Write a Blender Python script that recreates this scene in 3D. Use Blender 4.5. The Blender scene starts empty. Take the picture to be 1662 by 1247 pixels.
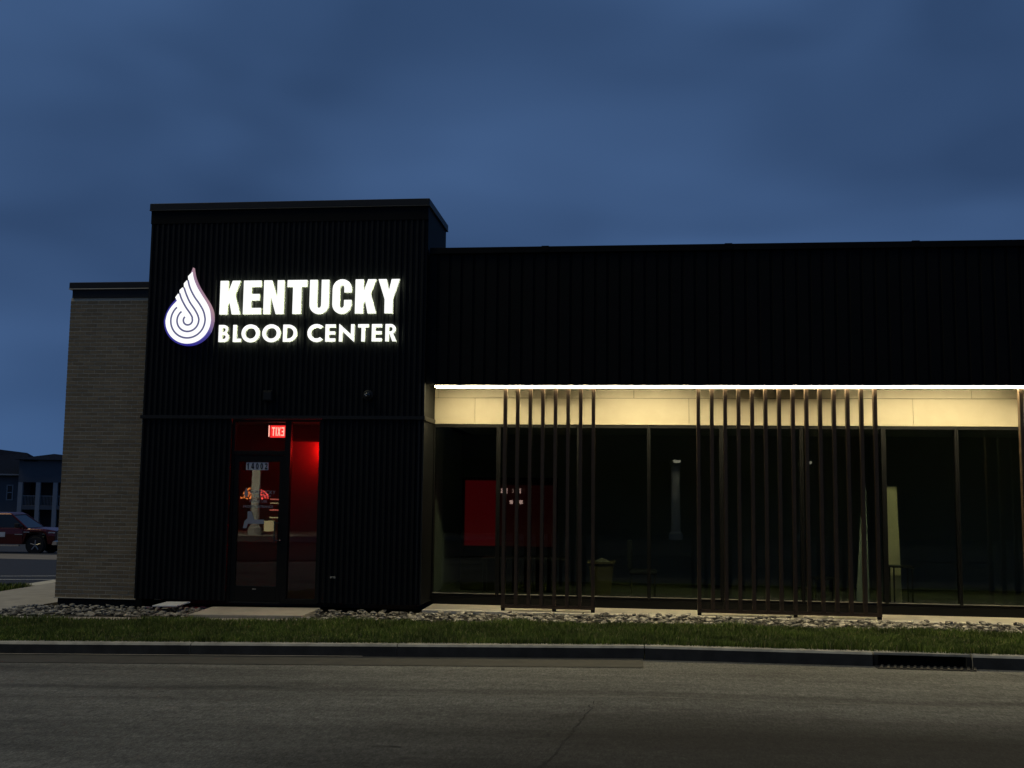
import bpy, bmesh, math, random
import numpy as np
from mathutils import Vector, Matrix
from mathutils.geometry import tessellate_polygon
random.seed(7)
rng = np.random.default_rng(7)
SC = bpy.context.scene
COL = SC.collection
R_ = math.radians

# ------------------------------------------------------------------ camera
cam_d = bpy.data.cameras.new('camera')
cam = bpy.data.objects.new('camera', cam_d)
COL.objects.link(cam)
cam_d.sensor_fit = 'HORIZONTAL'
cam_d.sensor_width = 36.0
cam_d.lens = 36.82
cam_d.clip_start = 0.05
cam_d.clip_end = 3000
cr = Vector((0.99379682, 0.11058641, 0.01176984))
cu = Vector((-0.00043441, -0.10197250, 0.99478712))
cf = Vector((-0.11121014, 0.98862139, 0.10129191))
m = Matrix((cr, cu, -cf)).transposed().to_4x4()
m.translation = Vector((0.0, -17.0, 1.851))
cam.matrix_world = m
SC.camera = cam

# ------------------------------------------------------------------ sky
SUN_AZ, SUN_EL = R_(-70), R_(56)          # light from the left, a little in front of the facade
W = bpy.data.worlds.new('World')
SC.world = W
W.use_nodes = True
nt = W.node_tree
nt.nodes.clear()
N, Lk = nt.nodes, nt.links
out = N.new('ShaderNodeOutputWorld')
bg = N.new('ShaderNodeBackground')
sky = N.new('ShaderNodeTexSky')
sky.sky_type = 'NISHITA'
sky.sun_disc = False
sky.sun_elevation = R_(-3)
sky.sun_rotation = R_(200)
sky.air_density = 1.5
tc = N.new('ShaderNodeTexCoord')
mp = N.new('ShaderNodeMapping')
mp.inputs['Scale'].default_value = (1.0, 1.0, 2.6)
mp.inputs['Rotation'].default_value = (0.0, R_(-22), R_(20))
mp.inputs['Location'].default_value = (0.35, 1.9, 0.4)
n1 = N.new('ShaderNodeTexNoise')
n1.inputs['Scale'].default_value = 2.7
n1.inputs['Detail'].default_value = 2.2
n1.inputs['Roughness'].default_value = 0.40
n1.inputs['Distortion'].default_value = 0.35
rp = N.new('ShaderNodeValToRGB')
rp.color_ramp.elements[0].position = 0.34
rp.color_ramp.elements[0].color = (0.0225, 0.053, 0.126, 1)
rp.color_ramp.elements[1].position = 0.68
rp.color_ramp.elements[1].color = (0.048, 0.102, 0.226, 1)
mx = N.new('ShaderNodeMix')
mx.data_type = 'RGBA'
mx.inputs['Factor'].default_value = 0.06
Lk.new(tc.outputs['Generated'], mp.inputs['Vector'])
Lk.new(mp.outputs['Vector'], n1.inputs['Vector'])
Lk.new(n1.outputs['Fac'], rp.inputs['Fac'])
Lk.new(rp.outputs['Color'], mx.inputs['A'])
Lk.new(sky.outputs['Color'], mx.inputs['B'])
Lk.new(mx.outputs['Result'], bg.inputs['Color'])
bg.inputs['Strength'].default_value = 1.18
Lk.new(bg.outputs['Background'], out.inputs['Surface'])

sun_d = bpy.data.lights.new('sun', 'SUN')
sun_d.energy = 0.95
sun_d.angle = R_(22)
sun_d.color = (1.0, 0.87, 0.50)
sun = bpy.data.objects.new('sun', sun_d)
COL.objects.link(sun)
sdir = Vector((math.sin(SUN_AZ) * math.cos(SUN_EL), -math.cos(SUN_AZ) * math.cos(SUN_EL), math.sin(SUN_EL)))
sun.rotation_euler = sdir.to_track_quat('Z', 'Y').to_euler()

SC.view_settings.view_transform = 'Standard'
SC.view_settings.look = 'None'
SC.view_settings.exposure = 0.0
SC.view_settings.gamma = 1.0
SC.view_settings.use_curve_mapping = False
SC.render.engine = 'CYCLES'
SC.cycles.max_bounces = 6
SC.cycles.transparent_max_bounces = 12
SC.cycles.caustics_reflective = False
SC.cycles.caustics_refractive = False
SC.cycles.sample_clamp_indirect = 4.0

# ------------------------------------------------------------------ materials
MATS = {}
def mat(name, col, rough=0.7, metal=0.0, var=0.0, vscale=8.0, bump=0.0, bscale=60.0, spec=0.5,
        rnd=0.0, stretch=(1, 1, 1), dist=0.01, col2=None, detail=6.0):
    """Principled surface with noise colour variation, per-piece random tone and fine relief."""
    m = bpy.data.materials.new(name)
    m.use_nodes = True
    t = m.node_tree
    nn, ll = t.nodes, t.links
    b = nn['Principled BSDF']
    b.inputs['Roughness'].default_value = rough
    b.inputs['Metallic'].default_value = metal
    b.inputs['Specular IOR Level'].default_value = spec
    b.inputs['Base Color'].default_value = (*col, 1)
    if var or bump or rnd or col2:
        tc = nn.new('ShaderNodeTexCoord')
        mp = nn.new('ShaderNodeMapping')
        mp.inputs['Scale'].default_value = stretch
        geo = nn.new('ShaderNodeNewGeometry')
        ll.new(geo.outputs['Position'], mp.inputs['Vector'])
        n = nn.new('ShaderNodeTexNoise')
        n.inputs['Scale'].default_value = vscale
        n.inputs['Detail'].default_value = detail
        n.inputs['Roughness'].default_value = 0.62
        ll.new(mp.outputs['Vector'], n.inputs['Vector'])
        r = nn.new('ShaderNodeValToRGB')
        c2 = col2 or tuple(min(1, c * (1 + var)) for c in col)
        c1 = tuple(c * (1 - var) for c in col)
        r.color_ramp.elements[0].position = 0.32
        r.color_ramp.elements[0].color = (*c1, 1)
        r.color_ramp.elements[1].position = 0.68
        r.color_ramp.elements[1].color = (*c2, 1)
        ll.new(n.outputs['Fac'], r.inputs['Fac'])
        src = r.outputs['Color']
        if rnd:
            oi = nn.new('ShaderNodeObjectInfo')
            ad = nn.new('ShaderNodeMath')
            ad.operation = 'ADD'
            ll.new(oi.outputs['Random'], ad.inputs[0])
            ll.new(geo.outputs['Random Per Island'], ad.inputs[1])
            fr = nn.new('ShaderNodeMath')
            fr.operation = 'FRACT'
            ll.new(ad.outputs[0], fr.inputs[0])
            mr = nn.new('ShaderNodeMapRange')
            mr.inputs['To Min'].default_value = 1 - rnd
            mr.inputs['To Max'].default_value = 1 + rnd
            ll.new(fr.outputs[0], mr.inputs['Value'])
            mu = nn.new('ShaderNodeVectorMath')
            mu.operation = 'SCALE'
            ll.new(src, mu.inputs[0])
            ll.new(mr.outputs['Result'], mu.inputs['Scale'])
            src = mu.outputs['Vector']
        ll.new(src, b.inputs['Base Color'])
        if bump:
            n2 = nn.new('ShaderNodeTexNoise')
            n2.inputs['Scale'].default_value = bscale
            n2.inputs['Detail'].default_value = 5.0
            ll.new(geo.outputs['Position'], n2.inputs['Vector'])
            bp = nn.new('ShaderNodeBump')
            bp.inputs['Strength'].default_value = bump
            bp.inputs['Distance'].default_value = dist
            ll.new(n2.outputs['Fac'], bp.inputs['Height'])
            ll.new(bp.outputs['Normal'], b.inputs['Normal'])
    MATS[name] = m
    return m

def emit(name, col, strength, base=1.0):
    m = bpy.data.materials.new(name)
    m.use_nodes = True
    t = m.node_tree
    b = t.nodes['Principled BSDF']
    b.inputs['Base Color'].default_value = (*[min(0.8, c) * base for c in col], 1)
    b.inputs['Emission Color'].default_value = (*col, 1)
    b.inputs['Emission Strength'].default_value = strength
    b.inputs['Roughness'].default_value = 0.4
    MATS[name] = m
    return m

def glass(name, tint, ior=1.75):
    m = bpy.data.materials.new(name)
    m.use_nodes = True
    t = m.node_tree
    t.nodes.clear()
    o = t.nodes.new('ShaderNodeOutputMaterial')
    tr = t.nodes.new('ShaderNodeBsdfTransparent')
    tr.inputs['Color'].default_value = (*tint, 1)
    gl = t.nodes.new('ShaderNodeBsdfGlossy')
    gl.inputs['Roughness'].default_value = 0.0
    gl.inputs['Color'].default_value = (0.95, 0.97, 0.93, 1)
    lw = t.nodes.new('ShaderNodeLayerWeight')      # Schlick reflectance, the same from both faces of the thin pane
    lw.inputs['Blend'].default_value = 0.5
    pw_ = t.nodes.new('ShaderNodeMath')
    pw_.operation = 'POWER'
    pw_.inputs[1].default_value = 5.0
    t.links.new(lw.outputs['Facing'], pw_.inputs[0])
    fr = t.nodes.new('ShaderNodeMath')
    fr.operation = 'MULTIPLY_ADD'
    f0 = ((ior - 1) / (ior + 1)) ** 2
    fr.inputs[1].default_value = 1 - f0
    fr.inputs[2].default_value = f0
    t.links.new(pw_.outputs[0], fr.inputs[0])
    mx = t.nodes.new('ShaderNodeMixShader')
    t.links.new(fr.outputs[0], mx.inputs[0])
    t.links.new(tr.outputs[0], mx.inputs[1])
    t.links.new(gl.outputs[0], mx.inputs[2])
    t.links.new(mx.outputs[0], o.inputs['Surface'])
    MATS[name] = m
    return m

M = MATS
mat('black_metal', (0.0065, 0.0075, 0.0080), 0.6, 0.0, 0.25, 3.0, spec=0.18)
mat('black_panel', (0.0035, 0.0040, 0.0042), 0.65, 0.0, 0.2, 3.0, spec=0.12)
mat('coping_metal', (0.008, 0.009, 0.009), 0.5, 0.0, 0.2, 4.0, spec=0.35)
mat('drip_metal', (0.11, 0.11, 0.10), 0.6, 0.0, 0.1, 5.0)
mat('black_frame', (0.0045, 0.005, 0.005), 0.5, 0.0, 0.1, 5.0, spec=0.2)
mat('bronze_slat', (0.060, 0.040, 0.026), 0.5, 0.25, 0.15, 6.0, stretch=(4, 4, 0.6), spec=0.4)
mat('cream_panel', (0.34, 0.305, 0.225), 0.55, 0.0, 0.05, 3.0, bump=0.05, bscale=25)
mat('concrete', (0.36, 0.33, 0.27), 0.9, 0.0, 0.14, 3.0, bump=0.3, bscale=90, dist=0.004)
mat('pale_concrete', (0.56, 0.52, 0.42), 0.9, 0.0, 0.10, 4.0, bump=0.25, bscale=90, dist=0.004)
mat('kerb_face_shade', (0.030, 0.032, 0.034), 0.9, 0.0, 0.3, 5.0, bump=0.4, bscale=70, dist=0.004, spec=0.2)
mat('kerb_concrete', (0.30, 0.29, 0.25), 0.92, 0.0, 0.3, 5.0, bump=0.5, bscale=70, dist=0.006)
mat('gutter_concrete', (0.048, 0.046, 0.038), 0.92, 0.0, 0.2, 4.0, bump=0.5, bscale=120, dist=0.004)
mat('brick', (0.205, 0.164, 0.105), 0.9, 0.0, 0.12, 30.0, bump=0.4, bscale=160, dist=0.002, rnd=0.17)
mat('mortar', (0.56, 0.51, 0.38), 0.95, 0.0, 0.15, 40.0, bump=0.5, bscale=200, dist=0.002)
mat('stone', (0.23, 0.215, 0.18), 0.85, 0.0, 0.35, 14.0, bump=0.3, bscale=60, dist=0.004, rnd=0.7)
mat('rock_soil', (0.022, 0.019, 0.015), 0.95, 0.0, 0.4, 20.0, bump=0.8, bscale=60)
mat('soil', (0.030, 0.032, 0.014), 0.95, 0.0, 0.4, 6.0, bump=0.6, bscale=40)
mat('field', (0.035, 0.045, 0.018), 0.95, 0.0, 0.4, 0.6, bump=0.4, bscale=10)
mat('lot_asphalt', (0.017, 0.018, 0.023), 0.9, 0.0, 0.25, 2.0, bump=0.5, bscale=80, dist=0.006)
mat('drive_concrete', (0.20, 0.17, 0.13), 0.92, 0.0, 0.2, 0.8, bump=0.3, bscale=40)
mat('line_paint', (0.75, 0.75, 0.70), 0.7, 0.0, 0.15, 12.0)
mat('crack_dark', (0.012, 0.012, 0.011), 0.95, 0.0, 0.2, 30.0)
mat('seam_pale', (0.17, 0.16, 0.14), 0.9, 0.0, 0.35, 9.0)
mat('board_cream', (0.78, 0.68, 0.46), 0.7, 0.0, 0.04, 5.0)
mat('white_board', (0.62, 0.63, 0.64), 0.5, 0.0, 0.12, 14.0)
mat('interior_wall', (0.46, 0.48, 0.45), 0.85, 0.0, 0.05, 2.0)
mat('lobby_red_lit', (0.36, 0.07, 0.06), 0.8, 0.0, 0.05, 2.0)  # red glow on the lobby walls is put into this colour
mat('interior_floor', (0.10, 0.105, 0.10), 0.9, 0.0, 0.15, 3.0)
mat('interior_ceiling', (0.62, 0.63, 0.60), 0.9, 0.0, 0.04, 2.0)
mat('red_wall', (0.42, 0.012, 0.020), 0.6, 0.0, 0.1, 2.0)
mat('bin_plastic', (0.17, 0.135, 0.07), 0.5, 0.0, 0.08, 10.0)
mat('dark_fabric', (0.018, 0.022, 0.030), 0.85, 0.0, 0.2, 20.0)
mat('furniture_metal', (0.05, 0.05, 0.05), 0.4, 0.6, 0.05, 10.0)
mat('truck_paint', (0.085, 0.005, 0.007), 0.22, 0.25, 0.06, 2.0, spec=0.6)
mat('truck_glass', (0.010, 0.013, 0.018), 0.06, 0.0, 0.05, 2.0, spec=0.6)
mat('tyre', (0.010, 0.010, 0.010), 0.85, 0.0, 0.2, 30.0)
mat('chrome', (0.72, 0.70, 0.66), 0.18, 1.0, 0.05, 10.0)
mat('wheel_metal', (0.30, 0.29, 0.27), 0.4, 0.8, 0.05, 10.0)
mat('lamp_lens', (0.55, 0.55, 0.52), 0.15, 0.0, 0.1, 12.0)
mat('siding', (0.095, 0.105, 0.130), 0.9, 0.0, 0.06, 1.0, spec=0.1)
mat('trim', (0.24, 0.26, 0.30), 0.8, 0.0, 0.05, 1.5)
mat('shingle', (0.010, 0.014, 0.026), 0.95, 0.0, 0.35, 6.0, spec=0.03)
mat('dark_opening', (0.014, 0.015, 0.019), 0.5, 0.0, 0.2, 2.0)
mat('house_glass', (0.010, 0.012, 0.016), 0.08, 0.0, 0.05, 1.0)
mat('white_column', (0.75, 0.74, 0.66), 0.7, 0.0, 0.05, 3.0)
mat('dark_stucco', (0.035, 0.032, 0.028), 0.9, 0.0, 0.2, 1.5, bump=0.3, bscale=30)
mat('number_tile', (0.60, 0.61, 0.63), 0.5, 0.0, 0.06, 30.0)
mat('digit_black', (0.008, 0.008, 0.009), 0.5, 0.0, 0.05, 30.0)
mat('decal_grey', (0.30, 0.31, 0.36), 0.6, 0.0, 0.05, 20.0)
mat('grate_iron', (0.060, 0.054, 0.045), 0.7, 0.5, 0.3, 30.0)
mat('pit_dark', (0.006, 0.006, 0.006), 0.95, 0.0, 0.2, 10.0)
glass('window_glass', (0.63, 0.68, 0.65), 1.55)
glass('door_glass', (0.80, 0.82, 0.80), 1.65)
emit('sign_white', (1.0, 1.0, 0.955), 1.05)
emit('sign_return', (0.34, 0.40, 0.17), 0.55)
emit('sign_halo', (0.96, 1.0, 0.74), 6.5)
emit('groove_glow', (0.105, 0.105, 0.20), 1.0)
emit('led_white', (1.0, 0.83, 0.47), 80.0)
emit('exit_red', (1.0, 0.03, 0.03), 1.6)
emit('exit_letter', (1.0, 0.42, 0.34), 2.2)
emit('red_glow_source', (1.0, 0.02, 0.015), 130.0)
emit('neon_red', (1.0, 0.09, 0.075), 8.0)
emit('neon_orange', (1.0, 0.26, 0.07), 6.0)
emit('red_glow', (1.0, 0.012, 0.03), 0.052, 0.012)
emit('red_glow_dim', (1.0, 0.06, 0.06), 0.009, 0.012)
emit('bulb', (1.0, 0.62, 0.56), 4.0)
emit('shelf_glow', (1.0, 0.80, 0.42), 1.6)
emit('shelf_red', (1.0, 0.22, 0.16), 3.0)
emit('porch_lamp', (1.0, 0.92, 0.70), 2.0)

def asphalt():
    """Worn road surface: aggregate speckle, streaks along the traffic, darker wheel paths, polished patches."""
    m = bpy.data.materials.new('road_asphalt')
    m.use_nodes = True
    t = m.node_tree
    nn, ll = t.nodes, t.links
    b = nn['Principled BSDF']
    geo = nn.new('ShaderNodeNewGeometry')
    def noise(scale, stretch, detail=5.0, rough=0.6, offs=0.0):
        mp = nn.new('ShaderNodeMapping')
        mp.inputs['Scale'].default_value = stretch
        mp.inputs['Location'].default_value = (offs, offs * 0.7, 0)
        ll.new(geo.outputs['Position'], mp.inputs['Vector'])
        n = nn.new('ShaderNodeTexNoise')
        n.inputs['Scale'].default_value = scale
        n.inputs['Detail'].default_value = detail
        n.inputs['Roughness'].default_value = rough
        ll.new(mp.outputs['Vector'], n.inputs['Vector'])
        return n.outputs['Fac']
    def rng_(src, a, b_, lo=0.3, hi=0.7):
        r = nn.new('ShaderNodeMapRange')
        r.inputs['From Min'].default_value = lo
        r.inputs['From Max'].default_value = hi
        r.inputs['To Min'].default_value = a
        r.inputs['To Max'].default_value = b_
        ll.new(src, r.inputs['Value'])
        return r.outputs['Result']
    def mul(a, b_):
        k = nn.new('ShaderNodeMath')
        k.operation = 'MULTIPLY'
        ll.new(a, k.inputs[0])
        ll.new(b_, k.inputs[1])
        return k.outputs[0]
    streak = rng_(noise(1.6, (0.10, 1.0, 1.0), 4.0), 0.66, 1.34)
    blot = rng_(noise(0.55, (0.35, 1.0, 1.0), 3.0, 0.5, 3.1), 0.68, 1.36)
    grain = rng_(noise(85.0, (1, 1, 1), 3.0, 0.7), 0.50, 1.50)
    grain2 = rng_(noise(26.0, (1, 1, 1), 3.0, 0.7, 9.0), 0.78, 1.22)
    grain3 = rng_(noise(9.0, (0.6, 1, 1), 5.0, 0.75, 4.0), 0.72, 1.28)
    grain4 = rng_(noise(36.0, (1.0, 0.30, 1), 4.0, 0.85, 7.0), 0.48, 1.55)
    v = mul(mul(mul(mul(mul(streak, blot), grain), grain2), grain3), grain4)
    sp = nn.new('ShaderNodeSeparateXYZ')          # near right lane: smoother dark paving, deepened to paint dimmer light
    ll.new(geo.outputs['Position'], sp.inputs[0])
    def ramp(src, lo, hi, wob):
        a = nn.new('ShaderNodeMath')
        a.operation = 'MULTIPLY_ADD'
        a.inputs[1].default_value = wob
        ll.new(noise(0.8, (1, 1, 1), 4.0, 0.6, 2.0), a.inputs[0])
        ll.new(src, a.inputs[2])
        q = nn.new('ShaderNodeMapRange')
        q.interpolation_type = 'SMOOTHSTEP'
        q.inputs['From Min'].default_value = lo
        q.inputs['From Max'].default_value = hi
        ll.new(a.outputs[0], q.inputs['Value'])
        return q.outputs['Result']
    spots = rng_(noise(1.1, (0.6, 1, 1), 5.0, 0.7, 12.0), 1.0, 0.66, 0.58, 0.72)
    band_a = ramp(sp.outputs['Y'], -5.30, -5.48, 0.7)     # grimy edge of the wheel path
    band_b = ramp(sp.outputs['Y'], -5.75, -5.45, 0.7)
    v = mul(mul(v, spots), rng_(mul(band_a, band_b), 1.0, 0.62, 0.0, 1.0))
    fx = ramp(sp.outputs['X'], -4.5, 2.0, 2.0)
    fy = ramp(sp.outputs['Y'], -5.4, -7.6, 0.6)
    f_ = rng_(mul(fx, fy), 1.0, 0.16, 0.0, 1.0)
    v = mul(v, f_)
    sc = nn.new('ShaderNodeVectorMath')
    sc.operation = 'SCALE'
    sc.inputs[0].default_value = (0.116, 0.116, 0.104)
    ll.new(v, sc.inputs['Scale'])
    ll.new(sc.outputs['Vector'], b.inputs['Base Color'])
    b.inputs['Roughness'].default_value = 0.88
    b.inputs['Specular IOR Level'].default_value = 0.3
    bp = nn.new('ShaderNodeBump')
    bp.inputs['Strength'].default_value = 1.0
    bp.inputs['Distance'].default_value = 0.010
    ll.new(noise(110.0, (1, 1, 1), 4.0, 0.7, 5.0), bp.inputs['Height'])
    ll.new(bp.outputs['Normal'], b.inputs['Normal'])
    MATS['road_asphalt'] = m
asphalt()

def grass_mat():
    m = bpy.data.materials.new('grass_blade')
    m.use_nodes = True
    t = m.node_tree
    nn, ll = t.nodes, t.links
    b = nn['Principled BSDF']
    b.inputs['Roughness'].default_value = 0.75
    b.inputs['Specular IOR Level'].default_value = 0.25
    geo = nn.new('ShaderNodeNewGeometry')
    r = nn.new('ShaderNodeValToRGB')
    e = r.color_ramp.elements
    e[0].position = 0.0
    e[0].color = (0.048, 0.082, 0.013, 1)
    e[1].position = 0.90
    e[1].color = (0.140, 0.190, 0.032, 1)
    x = e.new(0.97)
    x.color = (0.30, 0.26, 0.12, 1)
    ll.new(geo.outputs['Random Per Island'], r.inputs['Fac'])
    n = nn.new('ShaderNodeTexNoise')
    n.inputs['Scale'].default_value = 1.7
    ll.new(geo.outputs['Position'], n.inputs['Vector'])
    mr = nn.new('ShaderNodeMapRange')
    mr.inputs['From Min'].default_value = 0.3
    mr.inputs['From Max'].default_value = 0.7
    mr.inputs['To Min'].default_value = 0.6
    mr.inputs['To Max'].default_value = 1.3
    ll.new(n.outputs['Fac'], mr.inputs['Value'])
    s = nn.new('ShaderNodeVectorMath')
    s.operation = 'SCALE'
    ll.new(r.outputs['Color'], s.inputs[0])
    ll.new(mr.outputs['Result'], s.inputs['Scale'])
    ll.new(s.outputs['Vector'], b.inputs['Base Color'])
    MATS['grass_blade'] = m
grass_mat()

def rim_mat():
    """Coloured return of the emblem: lit blue low and left, red high and right."""
    m = bpy.data.materials.new('emblem_rim')
    m.use_nodes = True
    t = m.node_tree
    nn, ll = t.nodes, t.links
    b = nn['Principled BSDF']
    tc = nn.new('ShaderNodeTexCoord')
    sx = nn.new('ShaderNodeSeparateXYZ')
    ll.new(tc.outputs['Object'], sx.inputs[0])
    k = nn.new('ShaderNodeMath')
    k.operation = 'MULTIPLY_ADD'
    k.inputs[1].default_value = 1.1
    ll.new(sx.outputs['X'], k.inputs[0])
    k2 = nn.new('ShaderNodeMath')
    k2.operation = 'MULTIPLY_ADD'
    k2.inputs[1].default_value = 0.55
    k2.inputs[2].default_value = 0.20
    ll.new(sx.outputs['Z'], k2.inputs[0])
    ll.new(k2.outputs[0], k.inputs[2])
    r = nn.new('ShaderNodeValToRGB')
    e = r.color_ramp.elements
    e[0].position = 0.0
    e[0].color = (0.035, 0.030, 0.36, 1)
    e[1].position = 1.0
    e[1].color = (0.62, 0.09, 0.16, 1)
    x = e.new(0.45)
    x.color = (0.10, 0.09, 0.42, 1)
    x = e.new(0.72)
    x.color = (0.60, 0.36, 0.40, 1)
    ll.new(k.outputs[0], r.inputs['Fac'])
    ll.new(r.outputs['Color'], b.inputs['Emission Color'])
    b.inputs['Base Color'].default_value = (0.1, 0.08, 0.2, 1)
    b.inputs['Emission Strength'].default_value = 0.62
    MATS['emblem_rim'] = m
rim_mat()

# ------------------------------------------------------------------ mesh helpers
def root_origin(p):
    while p.parent:
        p = p.parent
    return Vector(p.location)

class MB:
    """Collects boxes, sheets and extrusions in world coordinates, then links them as ONE mesh object."""
    def __init__(self):
        self.v, self.f = [], []
    def add(self, vs, fs):
        o = len(self.v)
        self.v += [tuple(x) for x in vs]
        self.f += [tuple(i + o for i in q) for q in fs]
        return self
    def box(self, x0, x1, y0, y1, z0, z1):
        return self.add([(x0, y0, z0), (x1, y0, z0), (x1, y1, z0), (x0, y1, z0), (x0, y0, z1), (x1, y0, z1), (x1, y1, z1), (x0, y1, z1)],
                        [(0, 3, 2, 1), (4, 5, 6, 7), (0, 1, 5, 4), (1, 2, 6, 5), (2, 3, 7, 6), (3, 0, 4, 7)])
    def quad(self, a, b, c, d):
        return self.add([a, b, c, d], [(0, 1, 2, 3)])
    def bar(self, p, q, r, n=6):
        p, q = Vector(p), Vector(q)
        d = (q - p).normalized()
        a = d.orthogonal().normalized()
        b = d.cross(a)
        vs = []
        for c in (p, q):
            for i in range(n):
                t = 2 * math.pi * i / n
                vs.append(c + (a * math.cos(t) + b * math.sin(t)) * r)
        fs = [(i, (i + 1) % n, n + (i + 1) % n, n + i) for i in range(n)]
        fs += [tuple(reversed(range(n))), tuple(range(n, 2 * n))]
        return self.add(vs, fs)
    def lathe(self, c, prof, axis='z', n=20):
        """prof: list of (radius, height along axis)."""
        vs, fs = [], []
        for r, h in prof:
            for i in range(n):
                t = 2 * math.pi * i / n
                a, b = r * math.cos(t), r * math.sin(t)
                vs.append((c[0] + a, c[1] + b, c[2] + h) if axis == 'z' else (c[0] + a, c[1] + h, c[2] + b) if axis == 'y' else (c[0] + h, c[1] + a, c[2] + b))
        for k in range(len(prof) - 1):
            for i in range(n):
                j = (i + 1) % n
                fs.append((k * n + i, k * n + j, (k + 1) * n + j, (k + 1) * n + i))
        fs.append(tuple(range(n)))
        fs.append(tuple(range((len(prof) - 1) * n, len(prof) * n)))
        return self.add(vs, fs)
    def prism(self, loops, y0, y1, ox=0.0, oz=0.0, sx=1.0, sz=1.0, sides=True, front=True):
        """loops: outer outline and holes in (x, z); extruded from y0 (front) to y1."""
        loops = [[(ox + x * sx, oz + z * sz) for x, z in lp] for lp in loops]
        flat = [p for lp in loops for p in lp]
        tris = tessellate_polygon([[Vector((x, z, 0)) for x, z in lp] for lp in loops])
        n = len(flat)
        vs = [(x, y0, z) for x, z in flat] + [(x, y1, z) for x, z in flat]
        fs = []
        if front:
            fs += [tuple(t) for t in tris] + [tuple(n + i for i in reversed(t)) for t in tris]
        if sides:
            o = 0
            for lp in loops:
                k = len(lp)
                for i in range(k):
                    j = (i + 1) % k
                    fs.append((o + i, o + j, n + o + j, n + o + i))
                o += k
        return self.add(vs, fs)
    def sheet(self, xs, ys, zf):
        vs = [(x, y, zf(x, y)) for y in ys for x in xs]
        w = len(xs)
        fs = [(j * w + i, j * w + i + 1, (j + 1) * w + i + 1, (j + 1) * w + i) for j in range(len(ys) - 1) for i in range(w - 1)]
        return self.add(vs, fs)
    def build(self, name, mt, parent=None, smooth=False, bevel=0.0, origin=None):
        me = bpy.data.meshes.new(name)
        o0 = root_origin(parent) if parent else Vector(origin or (0, 0, 0))
        me.from_pydata([(a - o0.x, b - o0.y, c - o0.z) for a, b, c in self.v], [], self.f)
        bm = bmesh.new()
        bm.from_mesh(me)
        bmesh.ops.recalc_face_normals(bm, faces=bm.faces)
        bm.to_mesh(me)
        bm.free()
        me.materials.append(MATS[mt])
        if smooth:
            for p in me.polygons:
                p.use_smooth = True
        ob = bpy.data.objects.new(name, me)
        COL.objects.link(ob)
        if parent:
            ob.parent = parent
        else:
            ob.location = o0
        if bevel:
            bv = ob.modifiers.new('bevel', 'BEVEL')
            bv.width = bevel
            bv.segments = 2
            bv.limit_method = 'ANGLE'
        return ob

def tag(o, label=None, cat=None, group=None, kind=None):
    if label: o['label'] = label
    if cat: o['category'] = cat
    if group: o['group'] = group
    if kind: o['kind'] = kind
    return o
def thing(name, loc, label, cat, group=None, rz=0.0):
    o = bpy.data.objects.new(name, None)
    o.empty_display_size = 0.2
    COL.objects.link(o)
    o.location = loc
    o.rotation_euler = (0, 0, rz)
    return tag(o, label, cat, group)
def place(name, me, loc, parent, rot=(0, 0, 0), sc=(1, 1, 1)):
    """A piece that shares mesh data with its look-alikes; loc in world coordinates."""
    o = bpy.data.objects.new(name, me)
    COL.objects.link(o)
    o.parent = parent
    o.location = Vector(loc) - root_origin(parent)
    o.rotation_euler = rot
    o.scale = sc
    return o
def arc(cx, cz, r, a0, a1, n=10, rz=None):
    rz = rz or r
    return [(cx + r * math.cos(R_(a0 + (a1 - a0) * i / n)), cz + rz * math.sin(R_(a0 + (a1 - a0) * i / n))) for i in range(n + 1)]
def lin(y, pts):
    if y <= pts[0][0]: return pts[0][1]
    for (a, za), (b, zb) in zip(pts, pts[1:]):
        if y <= b: return za + (zb - za) * (y - a) / (b - a)
    return pts[-1][1]

# ------------------------------------------------------------------ the lie of the land
def fall(x):                       # the street falls gently towards the left
    return min(0.0, max(x, -12.0) - 0.2)
def z_kerb(x):  return -0.060 + 0.0215 * fall(x)
def z_road(x, y):
    return z_kerb(x) - 0.168 + 0.010 * min(3.0, max(0.0, -3.5 - y))
def z_bed(x, y=0.0):
    s = 0.0125 + (0.0215 - 0.0125) * min(1.0, max(0.0, -y / 3.5))
    return -0.075 + s * fall(x)
LOT = [(-40, -0.30), (-3.0, -0.29), (4.0, -0.28), (10.0, -0.62), (31.0, -1.37), (60.0, -2.40), (90, -3.45), (140.0, -5.0), (600, -9.0)]
def z_lot(y): return lin(y, LOT)

def flr(a, b, s):
    n = max(1, int(math.ceil((b - a) / s)))
    return [a + (b - a) * i / n for i in range(n + 1)]

g = MB().sheet([-700, -200, -80, -40, -20, -12, 0, 20, 60, 200, 700], [-500, -120, -40, -15, -3, 0, 4, 10, 31, 60, 90, 140, 400, 900],
               lambda x, y: min(z_lot(y) - 0.10, -0.52 if y < 3 else 0) - (0.3 if y < -3 else 0))
tag(g.build('ground', 'field'), kind='structure')
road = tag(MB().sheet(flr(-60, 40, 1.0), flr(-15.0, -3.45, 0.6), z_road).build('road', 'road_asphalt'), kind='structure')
fore = MB().sheet(flr(-60, 40, 4.0), flr(-60, -15.05, 5.0), lambda x, y: z_kerb(x) - 0.10)
tag(fore.build('forecourt', 'lot_asphalt'), kind='structure')
lot = tag(MB().sheet(flr(-80, -12.72, 5.0), [-2.9, 4.0, 7, 10.0, 15, 20, 25, 31.0, 45, 60.0], lambda x, y: z_lot(y)).build('parking_lot', 'lot_asphalt'), kind='structure')
drv = MB().sheet(flr(-80, -12.8, 5.0), [22.4, 24, 26, 28.0], lambda x, y: z_lot(y) + 0.004)
tag(drv.build('driveway', 'drive_concrete'), kind='structure')
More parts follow.
